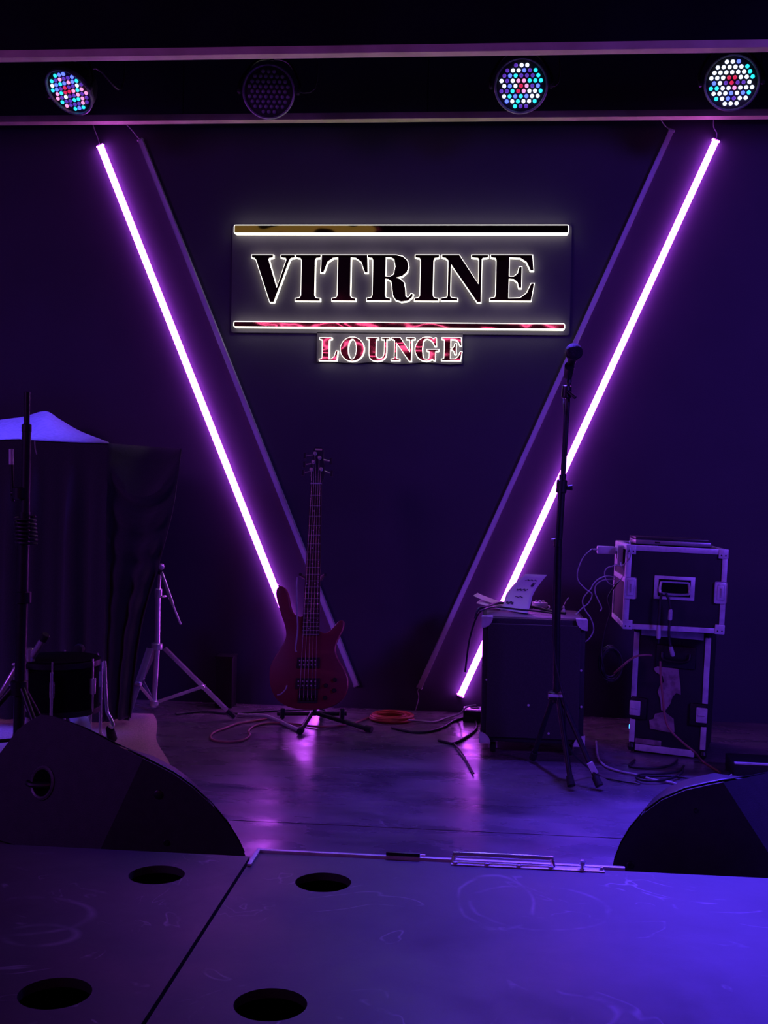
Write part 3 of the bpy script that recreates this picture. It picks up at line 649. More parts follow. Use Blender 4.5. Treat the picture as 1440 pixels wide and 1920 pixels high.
def strut(name, a, c, w, h, m, parent):
    a = Vector(a); c = Vector(c); d = (c - a); ln = d.length; d.normalize(); x = d.cross(Vector((0, 1, 0))).normalized(); y = d.cross(x)
    bm = bm_new(); box(bm, (a + c) / 2, (w, h, ln), Matrix((x, y, d)).transposed(), min(w, h) * 0.2); return finish(name, bm, m, parent, smooth=40)
hubc = q(294, 1214); lowc = q(289, 1318)
legs = ((q(309, 1216, YC - 0.01), on_floor(440, 1346, 0.012), 0.55), (q(281, 1216, YC - 0.03), on_floor(236, 1350, 0.020), 0.50), (q(291, 1214, YC + 0.02), Vector((hubc.x - 0.20, YC + 0.27, 0.012)), 0.55))
for a, f, s in legs:
    side = Vector((f.x - hubc.x, f.y - hubc.y, 0)).normalized().cross(Vector((0, 0, 1))) * 0.009
    lg = strut('leg', Vector(a) + side, Vector(f) + side, 0.013, 0.004, M_CHROME, t)
    strut('leg_rail', Vector(a) - side, Vector(f) - side, 0.013, 0.004, M_CHROME, lg)
    m_ = Vector(a).lerp(Vector(f), s)
    br = strut('brace', lowc, m_, 0.012, 0.004, M_CHROME, t)
    q_ = bm_new(); lathe(q_, [(0.008, -0.016), (0.010, -0.012), (0.010, 0.012), (0.008, 0.016)], m_, side, 10); finish('rivet', q_, M_CHROME, br)
    ft = bm_new(); dd = (Vector(f) - Vector(a)).normalized(); tube(ft, [Vector(f) - dd * 0.045, Vector(f) + Vector((0, 0, 0.002))], [0.014, 0.0135], 8); finish('rubber_foot', ft, M_RUBBER, lg)

# --- chrome snare stand and pedal at the foot of the drape
YS = 3.98
t = thing('drum_stand', 'folded chrome drum stand with clamps in front of the black drape', 'stand', tuple(on_floor(52, 1440)))
q = lambda x, y, yy=YS: on_y(x, y, yy)
rod('centre_tube', [q(53, 1400), q(54, 1215)], 0.011, M_CHROME, t)
collar('clamp_collar', q(56, 1228), (0, 0, 1), 0.018, 0.05, M_CHROME, t)
rod('basket_arm', [q(60, 1232), q(76, 1206, YS - 0.03), q(84, 1194, YS - 0.05)], 0.012, M_CHROME, t)
collar('arm_pad', q(83, 1195, YS - 0.05), (0.4, -0.2, 0.6), 0.015, 0.03, M_RUBBER, t)
rod('basket_arm', [q(58, 1234), q(30, 1252, YS - 0.03), q(2, 1300, YS - 0.05), q(-14, 1322, YS - 0.05)], 0.010, M_CHROME, t)
wing(q(38, 1248, YS - 0.03), (0, -1, 0.3), M_CHROME, t, 1.2); wing(q(28, 1280), (-0.5, -1, 0), M_CHROME, t, 1.2)
for fx, fy in ((120, 1395), (10, 1440), (30, 1385)):
    f = on_floor(fx, fy, 0.019); lg = strut('leg', q(54, 1290), f, 0.014, 0.006, M_CHROME, t)
    ft = bm_new(); lathe(ft, [(0.012, -0.011), (0.014, 0.0), (0.010, 0.012)], f, (0, 0, 1), 10); finish('rubber_foot', ft, M_RUBBER, lg)

t = thing('floor_tom', 'dark drum on bent chrome legs half hidden by the drape', 'drum', tuple(on_floor(110, 1400)))
cD = on_y(95, 1255, 4.02); cD.z = 0.17
finish('shell', lathe(bm_new(), [(0.0, 0), (0.145, 0), (0.145, 0.20), (0.0, 0.20)], (cD.x, 4.10, 0.17), (0, 0, 1), 32), M_VOID, t)
for z in (0.18, 0.355):
    finish('hoop', lathe(bm_new(), [(0.145, -0.010), (0.153, -0.010), (0.153, 0.010), (0.145, 0.010)], (cD.x, 4.10, z), (0, 0, 1), 32), M_BLACKM, t)
for k in range(6):
    an = k * math.pi / 3 - 1.35; d = Vector((math.cos(an), math.sin(an), 0)); p = Vector((cD.x, 4.10, 0)) + d * 0.153
    lug = bm_new(); box(lug, (p.x, p.y, 0.275), (0.018, 0.018, 0.06), Matrix.Rotation(an, 3, 'Z'), 0.004); lg = finish('lug', lug, M_CHROME, t)
    rod('tension_rod', [(p.x, p.y, 0.18), (p.x, p.y, 0.375)], 0.0035, M_CHROME, lg, 6)
    if k % 2 == 0: rod('leg', smooth_path([p + Vector((0, 0, 0.34)) + d * 0.014, p + Vector((0, 0, 0.12)) + d * 0.014, p + Vector((0, 0, 0.06)) + d * 0.02, p + d * 0.07 + Vector((0, 0, 0.018))], 5), 0.006, M_CHROME, t, 8)

t = thing('drum_pedal', 'small drum pedal with a silver footboard on the rug', 'pedal', tuple(on_floor(140, 1395)))
pb = on_floor(150, 1392)
pb = Vector((pb.x, pb.y, 0))
q_ = bm_new(); box(q_, (pb.x, pb.y, 0.020), (0.09, 0.24, 0.008), Matrix.Rotation(0.5, 3, 'Z'), 0.002); finish('base_plate', q_, M_BLACKM, t)
q_ = bm_new(); box(q_, (pb.x + 0.005, pb.y - 0.01, 0.070), (0.075, 0.25, 0.008), Matrix.Rotation(0.5, 3, 'Z') @ Matrix.Rotation(0.38, 3, 'X'), 0.003); finish('footboard', q_, M_CHROME, t)
for s in (-1, 1):
    o_ = Vector((pb.x - 0.05 + s * 0.045, pb.y + 0.10 + s * 0.025, 0.02)); rod('post', [o_, o_ + Vector((0, 0, 0.19))], 0.007, M_CHROME, t)
rod('axle', [(pb.x - 0.10, pb.y + 0.072, 0.195), (pb.x, pb.y + 0.128, 0.195)], 0.006, M_CHROME, t)
be = rod('beater_shaft', [(pb.x - 0.05, pb.y + 0.10, 0.195), (pb.x - 0.02, pb.y + 0.03, 0.35)], 0.004, M_CHROME, t)
finish('beater', lathe(bm_new(), [(0.0, -0.022), (0.018, -0.016), (0.022, 0), (0.018, 0.016), (0, 0.022)], (pb.x - 0.02, pb.y + 0.03, 0.362), (0, 1, 0), 14), M_RUBBER, be)

t = thing('drum_spur', 'bent chrome drum leg with a black foot resting on the rug', 'drum leg', tuple(on_floor(208, 1395)))
ps = [on_y(203, 1338, 4.32), on_y(208, 1348, 4.30), on_y(212, 1358, 4.29), on_y(210, 1364, 4.28), on_y(204, 1360, 4.28)]
rod('spur_rod', smooth_path([on_y(196, 1240, 4.42), on_y(200, 1325, 4.33)] + ps, 4), 0.007, M_CHROME, t)
fo = on_floor(210, 1394, 0.0); rod('spur_foot', [(fo.x, fo.y, 0.020), on_y(206, 1366, 4.28)], [0.020, 0.016], M_RUBBER, t)

# --- tall black stand with a wound cable at the left edge
YB = 3.62
t = thing('boom_stand', 'tall black stand with cable wound round it at the left edge', 'stand', tuple(on_floor(44, 1490)))
q = lambda x, y, yy=YB: on_y(x, y, yy)
base = on_floor(38, 1500); base.z = 0.0
rod('upper_rod', [q(51, 735), q(50, 800)], 0.0095, M_BLACKM, t); collar('clutch', q(50, 803), (0, 0, 1), 0.016, 0.028, M_BLACK, t)
rod('middle_tube', [q(50, 800), q(46, 1010)], 0.0145, M_BLACKM, t)
rod('lower_tube', [q(46, 960), (q(40, 1000).x, YB, 0.16)], 0.018, M_BLACKM, t)
for k, (x, y) in enumerate(((38, 925), (44, 1120))): collar('clamp_collar', q(x, y), (0, 0, 1), 0.025, 0.040, M_BLACK, t)
rod('side_bar', [q(21, 842), q(22, 880), q(24, 940)], 0.006, M_BLACKM, t); rod('side_bar_tip', [q(21, 842), q(21, 871)], 0.0075, M_ALU, t)
rod('side_clamp', [q(22, 925), q(44, 925)], 0.010, M_BLACK, t)
rod('cable_tie', [q(65, 826), q(66, 842), q(69, 852)], 0.0018, M_GREYCORD, t)
hub = Vector((q(40, 1000).x, YB, 0.34))
collar('tripod_hub', hub, (0, 0, 1), 0.028, 0.05, M_BLACK, t)
for an in (200, 320, 80):
    d = Vector((math.cos(math.radians(an)), math.sin(math.radians(an)), 0))
    lg = rod('leg', [hub + d * 0.02, Vector((hub.x, hub.y, 0.012)) + d * 0.30], 0.010, M_BLACKM, t)
    rod('brace', [Vector((hub.x, hub.y, 0.17)), (hub + d * 0.02).lerp(Vector((hub.x, hub.y, 0.012)) + d * 0.30, 0.55)], 0.006, M_BLACKM, t)
    rod('rubber_foot', [Vector((hub.x, hub.y, 0.0135)) + d * 0.27, Vector((hub.x, hub.y, 0.0135)) + d * 0.315], 0.0133, M_RUBBER, lg)
pts = []; c0 = q(46, 968); c1 = q(50, 1019)
for k in range(0, 7 * 16 + 1):
    w = k / 16; c = c0.lerp(c1, w / 7); an = 2 * math.pi * w
    pts.append(c + Vector((0.033 * math.cos(an), 0.033 * math.sin(an), 0)))
cable('wound_cable', pts, 0.0042, M_BLACKCORD, 'black cable wound in rings round the tall left stand', n=1, sides=8)

# ================================================================== BASS GUITAR AND ITS STAND
LEAN = math.radians(9)
GO = on_y(580, 1332, 4.62)
GX = Vector((1, 0, 0)); GZ = Vector((0, math.sin(LEAN), math.cos(LEAN))); GN = GX.cross(GZ); GN = GN if GN.y < 0 else -GN   # towards the camera
def g_uv(X, Y):
    """zoomed-drawing pixel -> coordinates in the guitar's front plane"""
    p = on_plane(440 + X / 3.097, 800 + Y / 3.097, GO, GN) - GO; return (p.dot(GX), p.dot(GZ))
def g3(u, v, h=0.0): return GO + GX * u + GZ * v + GN * h
def gfun(u, v, t): return g3(u, v, t)
bass = thing('bass_guitar', 'red five-string bass guitar standing in front of the wall', 'bass guitar', tuple(GO))
outl = [(440, 1646), (360, 1640), (290, 1618), (240, 1580), (210, 1520), (200, 1450), (208, 1385), (235, 1330), (272, 1275), (296, 1225), (293, 1165), (269, 1090), (246, 1012), (239, 965), (248, 934), (272, 926), (296, 945), (312, 985), (322, 1040), (340, 1085), (375, 1104), (398, 1108), (398, 1190),
        (490, 1190), (520, 1198), (550, 1186), (578, 1158), (600, 1133), (620, 1124), (634, 1138), (628, 1175), (608, 1215), (590, 1255), (583, 1300), (600, 1350), (632, 1405), (654, 1460), (655, 1515), (635, 1570), (590, 1612), (520, 1638)]
uv = [Vector((*g_uv(*p), 0)) for p in outl]
sm_out = [(p.x, p.y) for p in smooth_path(uv, 3, closed=True)]
if area2(sm_out) < 0: sm_out = sm_out[::-1]
inner = offset_poly(sm_out, -0.005)
bm = bm_new(); T = 0.038
lay = [(inner, 0.0), (offset_poly(sm_out, -0.0015), -0.0015), (sm_out, -0.006), (sm_out, -T + 0.006), (offset_poly(sm_out, -0.0015), -T + 0.0015), (inner, -T)]
rings = [[bm.verts.new(g3(u, v, h)) for u, v in lp] for lp, h in lay]
n = len(sm_out)
for a, c in zip(rings, rings[1:]):
    for i in range(n): bm.faces.new((a[i], a[(i + 1) % n], c[(i + 1) % n], c[i]))
for rg, lp in ((rings[0], lay[0][0]), (rings[-1], lay[-1][0])):
    for tri in geometry.tessellate_polygon([[Vector((u, v, 0)) for u, v in lp]]):
        try: bm.faces.new([rg[i] for i in tri])
        except ValueError: pass
finish('body', bm, M_RED, bass, smooth=40)
def gpoly(name, px, h0, h1, m, parent):
    pl = [g_uv(*p) for p in px]
    if area2(pl) < 0: pl = pl[::-1]
    return finish(name, prism(bm_new(), [pl], gfun, h0, h1), m, parent, smooth=0)
gpoly('neck', [(400, 1208), (490, 1208), (503, 332), (446, 332)], -0.016, 0.0035, M_NECK, bass)
fb = gpoly('fretboard', [(392, 1212), (493, 1212), (505, 332), (443, 332)], 0.0036, 0.009, M_ROSE, bass)
frets = [400, 462, 521, 577, 631, 682, 730, 775, 818, 858, 896, 932, 967, 999, 1030, 1059, 1086, 1112, 1137, 1161, 1184, 1206]
def edge_l(Y): return 443 + (392 - 443) * (Y - 332) / (1212 - 332)
def edge_r(Y): return 505 + (493 - 505) * (Y - 332) / (1212 - 332)
for Y in frets:
    a = g3(*g_uv(edge_l(Y) + 1, Y), 0.0095); c = g3(*g_uv(edge_r(Y) - 1, Y), 0.0095); finish('fret', tube(bm_new(), [a, c], 0.0017, 6), M_CHROME, fb)
for X, Y in ((462, 491), (458, 604), (452, 706), (450, 797), (420, 914), (468, 914), (438, 1015), (436, 1072), (434, 1125), (432, 1172)):
    finish('inlay', lathe(bm_new(), [(0.003, 0), (0.003, 0.0004), (0, 0.0004)], g3(*g_uv(X, Y), 0.0090), GN, 10), M_PEARL, fb)
gpoly('nut', [(443, 328), (505, 328), (505, 335), (443, 335)], -0.002, 0.012, M_PEARL, bass)
hs = gpoly('headstock', [(443, 332), (436, 270), (440, 225), (452, 190), (458, 128), (470, 117), (505, 120), (516, 135), (515, 190), (522, 225), (520, 270), (505, 332)], -0.016, 0.0, M_PLY, bass)
gpoly('truss_cover', [(478, 322), (500, 322), (494, 290), (486, 290)], 0.0, 0.002, M_BLACK, hs)
gpoly('head_badge', [(468, 127), (508, 129), (507, 138), (468, 136)], 0.0, 0.001, M_CHROME, hs)
tun = [(468, 157, 405, 165), (458, 205, 402, 216), (446, 250, 394, 264), (494, 182, 556, 196), (503, 248, 560, 268)]
for X, Y, BX, BY in tun:
    tn = finish('tuner', lathe(bm_new(), [(0.0085, 0), (0.0085, 0.003), (0.0055, 0.006), (0.005, 0.016), (0.006, 0.018), (0, 0.018)], g3(*g_uv(X, Y), 0.0), GN, 14), M_CHROME, bass)
    rod('tuner_shaft', [g3(*g_uv(X, Y), -0.020), g3(*g_uv(BX, BY), -0.020)], 0.0028, M_CHROME, tn, 6)
    e = g3(*g_uv(BX, BY), -0.020); ee = GX * (1 if BX > X else -1)
    kb = bm_new(); box(kb, e, (0.010, 0.006, 0.024), Matrix((GX, GN, GZ)).transposed(), 0.002); finish('tuner_key', kb, M_BLACKM, tn)
for Y0, Y1, XA, XB in ((1340, 1402, 360, 492), (1460, 1522, 352, 492)):
    pk = gpoly('pickup', [(XA, Y1), (XB, Y1), (XB + 3, Y0), (XA + 6, Y0)], 0.0002, 0.009, M_BLACK, bass)
    for rr in (0.30, 0.70):
        for k in range(5):
            X = XA + 20 + (XB - XA - 42) * k / 4
            finish('pole_piece', lathe(bm_new(), [(0.0032, 0), (0.0032, 0.001), (0, 0.001)], g3(*g_uv(X, Y0 + (Y1 - Y0) * rr), 0.009), GN, 10), M_PEARL, pk)
br = gpoly('bridge', [(366, 1604), (480, 1604), (484, 1530), (370, 1530)], 0.0002, 0.005, M_CHROME if False else M_BLACKM, bass)
for k in range(5):
    a0, b0 = g_uv(380 + k * 23, 1575); sd = bm_new(); box(sd, g3(a0, b0, 0.009), (0.010, 0.008, 0.020), Matrix((GX, GN, GZ)).transposed(), 0.001); finish('saddle', sd, M_BLACKM, br)
for X, Y in ((530, 1503), (582, 1470), (578, 1532), (525, 1575)):
    finish('knob', lathe(bm_new(), [(0.009, 0), (0.0085, 0.012), (0.007, 0.014), (0, 0.014)], g3(*g_uv(X, Y), 0.0), GN, 16), M_BLACK, bass)
for k in range(5):
    X1 = 380 + k * 23; X0 = 450 + k * 12; tx = [446, 458, 468, 494, 503][k]; ty = [250, 205, 157, 182, 248][k]
    finish('string', tube(bm_new(), [g3(*g_uv(X1, 1575), 0.018), g3(*g_uv(X0, 331), 0.0125), g3(*g_uv(tx, ty), 0.012)], 0.0014 - 0.00014 * k, 5), M_CHROME, bass)
finish('strap_pin', lathe(bm_new(), [(0.004, 0), (0.004, 0.01), (0.007, 0.012), (0, 0.014)], g3(*g_uv(258, 932), -0.02), Vector((-0.4, 0, 1)), 10), M_CHROME, bass)
st = bm_new(); box(st, g3(*g_uv(308, 990), -0.004), (0.004, 0.004, 0.03), None, 0.001)
st.free()

t = thing('guitar_stand', 'low black tripod stand holding the red bass upright', 'stand', tuple(on_floor(590, 1368)))
yk = on_y(585, 1337, 4.64)
up = [on_y(590, 1335, 4.82), on_y(592, 1200, 4.90), on_y(594, 1085, 4.93)]
rod('upright', up, 0.009, M_BLACKM, t)
rod('neck_cradle', smooth_path([on_y(563, 1077, 4.80), on_y(570, 1082, 4.84), on_y(580, 1086, 4.90), on_y(592, 1087, 4.93), on_y(602, 1086, 4.90), on_y(604, 1082, 4.84), on_y(610, 1078, 4.80)], 5), 0.0075, M_RUBBER, t)
rod('cross_bar', [on_y(520, 1338, 4.82), on_y(650, 1338, 4.82)], 0.009, M_BLACKM, t)
for X in (528, 640):
    ar = rod('yoke_arm', smooth_path([on_y(X, 1338, 4.82), on_y(X, 1343, 4.70), on_y(X + 2, 1345, 4.60), on_y(X + 2, 1338, 4.570), on_y(X + 2, 1329, 4.565)], 5), 0.0085, M_RUBBER, t)
hub = on_y(590, 1338, 4.82)
for a, f in ((on_y(596, 1338, 4.82), on_floor(697, 1369, 0.012)), (on_y(584, 1338, 4.82), on_floor(562, 1373, 0.012)), (on_y(590, 1336, 4.83), Vector((hub.x, 5.06, 0.012)))):
    lg = rod('leg', [a, f], 0.0095, M_BLACKM, t)
    dd = (Vector(f) - Vector(a)).normalized(); rod('rubber_foot', [Vector(f) - dd * 0.03, Vector(f) + Vector((0, 0, 0.002))], 0.0138, M_RUBBER, lg)

# silver-lit leads around the bass
cable('instrument_cable', [on_y(557, 1082, 4.60), on_y(556, 1100, 4.595), on_y(557, 1150, 4.59), on_y(558, 1180, 4.585), on_y(554, 1215, 4.575), on_y(556, 1222, 4.57)], 0.0036, M_GREYCORD, 'thin cable hanging down over the red bass body')
cable('instrument_cable', [on_y(538, 1285, 4.575), on_y(535, 1293, 4.57), on_y(527, 1301, 4.57), on_y(520, 1303, 4.575)], 0.0030, M_GREYCORD, 'short grey lead curling across the bass lower left')
cable('patch_lead', fl([(446, 1340), (462, 1341), (480, 1341), (500, 1343), (518, 1350), (545, 1362), (560, 1369)], 0.010), 0.0075, M_GREYCORD, 'pale lead lying from the cymbal stand foot to the guitar stand')

# ================================================================== CORDS ON THE FLOOR
cc = on_floor(735, 1350); pts = []
for k in range(0, 9 * 20 + 1):
    w = k / 20; an = 2 * math.pi * w + 2.6; r = 0.100 - 0.006 * (w % 3) - 0.02 * math.sin(w * 1.3) ** 2
    pts.append(Vector((cc.x + r * math.cos(an) + 0.008 * math.sin(w * 2.1), cc.y + r * 1.0 * math.sin(an) + 0.010 * math.cos(w * 1.7), 0.006 + 0.0022 * w)))
tail = fl([(690, 1346), (660, 1357), (625, 1362), (590, 1362), (545, 1357), (505, 1356), (478, 1361), (466, 1370), (468, 1379), (455, 1388), (430, 1391), (404, 1389), (395, 1383), (400, 1374), (420, 1366), (445, 1357), (470, 1353), (500, 1348)], 0.006)
cable('extension_cord', pts, 0.0055, M_ORANGE, 'coil of orange cord on the floor below the wall', 'cord', n=1)
cable('looped_cable', tail[:], 0.0050, M_DUSTYCORD, 'dull pink cord looping across the floor under the bass', 'cord')
cable('black_cable', fl([(735, 1364), (770, 1372), (800, 1372), (830, 1364), (850, 1352), (872, 1345), (890, 1338)]), 0.006, M_BLACKCORD, 'black cable curving from the orange coil to the power box')
cable('black_cable', fl([(890, 1345), (893, 1365), (880, 1378), (860, 1390), (848, 1394), (838, 1392), (822, 1388)]), 0.006, M_BLACKCORD, 'black cable with a forked end beside the speaker cabinet')
cable('black_cable', [on_floor(850, 1393, 0.006), on_floor(858, 1402, 0.006), on_floor(870, 1418, 0.006), on_floor(888, 1450, 0.006)], 0.0035, M_BLACKCORD, 'thin black cable trailing forward past the speaker cabinet')
cable('black_cable', [on_y(893, 1322, 4.72), on_y(875, 1326, 4.75), on_floor(862, 1338, 0.03), on_floor(835, 1347, 0.007), on_floor(812, 1354, 0.007), on_floor(790, 1352, 0.007), on_floor(765, 1350, 0.02)], 0.0045, M_GREYCORD, 'grey cable drooping from the cabinet towards the orange coil')
cable('looped_cable', fl([(330, 1339), (380, 1334), (430, 1338), (480, 1335), (540, 1332), (600, 1334)]), 0.005, M_BLACKCORD, 'black cord along the foot of the wall behind the stand', 'cord')
# low power box half behind the cabinet
t = thing('power_box', 'low black power box tucked behind the speaker cabinet', 'power box', tuple(on_floor(885, 1356)))
a = on_floor(868, 1355); pbx = (a.x + 0.12, a.y + 0.06)
q_ = bm_new(); box(q_, (pbx[0], pbx[1], 0.026), (0.24, 0.10, 0.052), None, 0.004); finish('case', q_, M_BLACK, t)
q_ = bm_new(); box(q_, (pbx[0], pbx[1], 0.0535), (0.22, 0.08, 0.003), None, 0.001); finish('top_plate', q_, M_ALU, t)
for k in range(3):
    s_ = finish('socket', lathe(bm_new(), [(0.020, 0), (0.020, 0.004), (0.016, 0.004), (0.014, 0.001), (0, 0.001)], (pbx[0] - 0.07 + k * 0.06, pbx[1], 0.055), (0, 0, 1), 16), M_BLACK, t)
# dark box on the wall left of the bass
t = thing('wall_box', 'small dark box standing against the wall left of the bass', 'box', tuple(on_floor(420, 1338)))
a = on_y(404, 1233, 5.12); c = on_floor(436, 1340); zt = a.z
xa, xb = a.x, on_y(436, 1233, 5.12).x
q_ = bm_new(); box(q_, ((xa + xb) / 2, 5.17, zt / 2), (xb - xa, 0.10, zt), None, 0.004); finish('case', q_, M_BLACK, t)
q_ = bm_new(); box(q_, ((xa + xb) / 2, 5.17, zt + 0.003), (xb - xa + 0.006, 0.106, 0.006), None, 0.001); finish('lid', q_, M_BLACKM, t)

# ================================================================== SPEAKER CABINET WITH PAPERS
AY = 4.40
f_bl = on_floor(897, 1410); A0 = on_y(898, 1400, AY); A1 = on_y(1097, 1410, AY); AT = on_y(903, 1158, AY).z
ax0, ax1 = A0.x + 0.004, A1.x - 0.006; zb = 0.05; dep = 0.36
amp = thing('speaker_cabinet', 'black speaker cabinet with metal corners in front of the wall', 'speaker', ((ax0 + ax1) / 2, AY + dep / 2, 0))
q_ = bm_new(); box(q_, ((ax0 + ax1) / 2, AY + dep / 2 + 0.008, (zb + AT) / 2), (ax1 - ax0, dep - 0.016, AT - zb), None, 0.010); finish('body', q_, M_TOLEX, amp)
q_ = bm_new(); box(q_, ((ax0 + ax1) / 2, AY + 0.006, (zb + AT) / 2), (ax1 - ax0 - 0.044, 0.010, AT - zb - 0.044), None, 0.003); finish('front_grille', q_, M_CLOTH, amp)
q_ = bm_new(); box(q_, ((ax0 + ax1) / 2, AY + dep / 2 + 0.008, AT + 0.001), (ax1 - ax0 - 0.03, dep - 0.05, 0.003), None, 0.001); finish('top_panel', q_, M_TOLEXTOP, amp)
for sx, x in ((1, ax0), (-1, ax1)):
    for sz, z in ((-1, AT), (1, zb)):
        tri = [(0, 0)] + [(0.042 * math.cos(k * math.pi / 12), 0.042 * math.sin(k * math.pi / 12)) for k in range(7)]
        def fc(u, v, t_, x=x, z=z, sx=sx, sz=sz): return Vector((x - sx * 0.003 + sx * u, t_, z - sz * 0.003 + sz * v))
        cr = finish('corner_guard', prism(bm_new(), [tri], fc, AY - 0.001, AY + 0.007), M_ALU, amp, smooth=30)
        q_ = bm_new(); box(q_, (x + sx * 0.018, AY + 0.022, z - sz * 0.003), (0.042, 0.042, 0.004), None, 0.0015); finish('corner_flap', q_, M_ALU, cr)
        q_ = bm_new(); box(q_, (x - sx * 0.003, AY + 0.022, z + sz * 0.018), (0.004, 0.042, 0.042), None, 0.0015); finish('corner_flap', q_, M_ALU, cr)
for x, z in ((0.46, 0.31), (0.97, 0.31), (0.66, 0.09), (0.05, 0.5), (0.96, 0.6)):
    finish('bolt', lathe(bm_new(), [(0.005, 0), (0.004, 0.003), (0, 0.0035)], (ax0 + (ax1 - ax0) * x, AY + (0.001 if 0.06 < x < 0.94 else 0.008), zb + (AT - zb) * z), (0, -1, 0), 8), M_ALU, amp)
for x in (ax0 + 0.05, ax1 - 0.05):
    for y in (AY + 0.06, AY + dep - 0.06):
        w_ = finish('caster', lathe(bm_new(), [(0.0, -0.011), (0.020, -0.010), (0.0225, 0), (0.020, 0.010), (0, 0.011)], (x, y, 0.0226), (1, 0, 0), 16), M_RUBBER, amp)
        q_ = bm_new(); box(q_, (x, y, 0.0475), (0.036, 0.036, 0.004)); box(q_, (x - 0.015, y, 0.033), (0.003, 0.02, 0.030)); box(q_, (x + 0.015, y, 0.033), (0.003, 0.02, 0.030)); finish('caster_fork', q_, M_ALU, w_, smooth=0)
ZT = AT + 0.0026
def paper(name, grid, label):
    bm = bm_new(); V = [[bm.verts.new(p) for p in row] for row in grid]
    for a_, c_ in zip(V, V[1:]):
        for i in range(len(a_) - 1): bm.faces.new((a_[i], a_[i + 1], c_[i + 1], c_[i]))
    o = finish(name, bm, M_PAPER, smooth=60); sm_ = o.modifiers.new('thickness', 'SOLIDIFY'); sm_.thickness = 0.0006
    return tag(o, label, 'paper', 'papers on the speaker cabinet')
# upright curled sheet: bottom edge on the cabinet, top leaning back
def quad_grid(bl, br_, tl, tr, bend, nu=8, nv=10):
    g_ = []
    for j in range(nv + 1):
        v = j / nv; row = []
        for i in range(nu + 1):
            u = i / nu; p = bl.lerp(br_, u).lerp(tl.lerp(tr, u), v); row.append(p + bend(u, v))
        g_.append(row)
    return g_
bl = on_y(938, 1137, 4.62); br_ = on_y(990, 1138, 4.60); tl = on_y(985, 1076, 4.72); tr = on_y(1026, 1078, 4.70)
bl.z = br_.z = ZT + 0.004
pp = paper('paper_sheet', quad_grid(bl, br_, tl, tr, lambda u, v: Vector((-0.018 * math.sin(v * math.pi) * (1 - u * 0.3) * (1 if v > .4 else v / .4), 0.03 * math.sin(v * math.pi), 0.0))), 'white printed sheet curled upright on the speaker cabinet')
nrm = None
for (u0, v0, w_, h_) in ((0.50, 0.55, 0.42, 0.05), (0.22, 0.20, 0.26, 0.06), (0.78, 0.70, 0.12, 0.10), (0.5, 0.36, 0.30, 0.03), (0.55, 0.82, 0.5, 0.02)):
    g_ = quad_grid(bl, br_, tl, tr, lambda u, v: Vector((-0.018 * math.sin(v * math.pi) * (1 - u * 0.3) * (1 if v > .4 else v / .4), 0.03 * math.sin(v * math.pi), 0.0)), 40, 50)
    bm = bm_new(); i0, i1 = int((u0 - w_ / 2) * 40), max(int((u0 + w_ / 2) * 40), int((u0 - w_ / 2) * 40) + 2); j0, j1 = int((v0 - h_ / 2) * 50), max(int((v0 + h_ / 2) * 50), int((v0 - h_ / 2) * 50) + 1)
    V = [[bm.verts.new(g_[min(50, j + (1 if (i // 3) % 2 else 0))][i] + Vector((0.0004, -0.0022, 0.0012))) for i in range(i0, min(i1, 40) + 1)] for j in range(j0, j1 + 1)]
    for a_, c_ in zip(V, V[1:]):
        for i in range(len(a_) - 1): bm.faces.new((a_[i], a_[i + 1], c_[i + 1], c_[i]))
    finish('print_line', bm, M_INK, pp, smooth=0)
def flat_sheet(px, z, lift, label):
    P = [on_floor(x, y, z) for x, y in px]
    paper('paper_sheet', quad_grid(P[0], P[1], P[3], P[2], lambda u, v: Vector((0, 0, lift * (1 - u) ** 2.5 + 0.0006 * math.sin(u * 7 + v * 5)))), label)
flat_sheet([(893, 1137), (990, 1150), (990, 1141), (900, 1130)], ZT + 0.006, 0.014, 'loose sheet with a lifted corner lying at the cabinet left')
flat_sheet([(887, 1130), (975, 1141), (978, 1134), (895, 1124)], ZT + 0.010, 0.030, 'top loose sheet curling off the cabinet left edge')
# small gear and leads on the cabinet
def at_top(x, y, z=0.006): return on_floor(x, y, ZT + z)
cable('black_cable', [on_y(890, 1160, 4.42), on_y(897, 1142, 4.44), at_top(912, 1138, 0.03), at_top(935, 1131, 0.028), at_top(970, 1133, 0.026), at_top(1000, 1138, 0.016), at_top(1035, 1146, 0.008), at_top(1060, 1150, 0.006)], 0.0055, M_BLACKCORD, 'black cable arching over the papers on the cabinet')
cable('black_cable', [on_y(872, 1260, 4.46), on_y(880, 1200, 4.45), on_y(893, 1158, 4.44), at_top(905, 1144, 0.028), at_top(930, 1138, 0.020), at_top(975, 1143, 0.014), at_top(1010, 1146, 0.010), at_top(1050, 1152, 0.006)], 0.004, M_BLACKCORD, 'thinner black cable hanging down the cabinet left side')
cable('grey_lead', [at_top(1000, 1140), at_top(1015, 1134, 0.012), at_top(1030, 1137, 0.008), at_top(1026, 1143, 0.006), at_top(1012, 1144, 0.006)], 0.0032, M_GREYCORD, 'short grey lead looped on top of the cabinet')
cable('grey_lead', [at_top(1054, 1140, 0.006), at_top(1058, 1134, 0.012), on_y(1062, 1126, 4.6), on_y(1066, 1121, 4.6)], 0.0022, M_GREYCORD, 'stiff wire end sticking up behind the microphone stand')
def small_box(name, x, y, size, m, label, cat, rotz=0.0):
    p = at_top(x, y, 0); t_ = thing(name, label, cat, (p.x, p.y, ZT))
    R_ = Matrix.Rotation(rotz, 3, 'Z')
    q_ = bm_new(); box(q_, (p.x, p.y, ZT + size[2] / 2 + 0.0005), size, R_, 0.003); finish('case', q_, m, t_)
    return t_, p
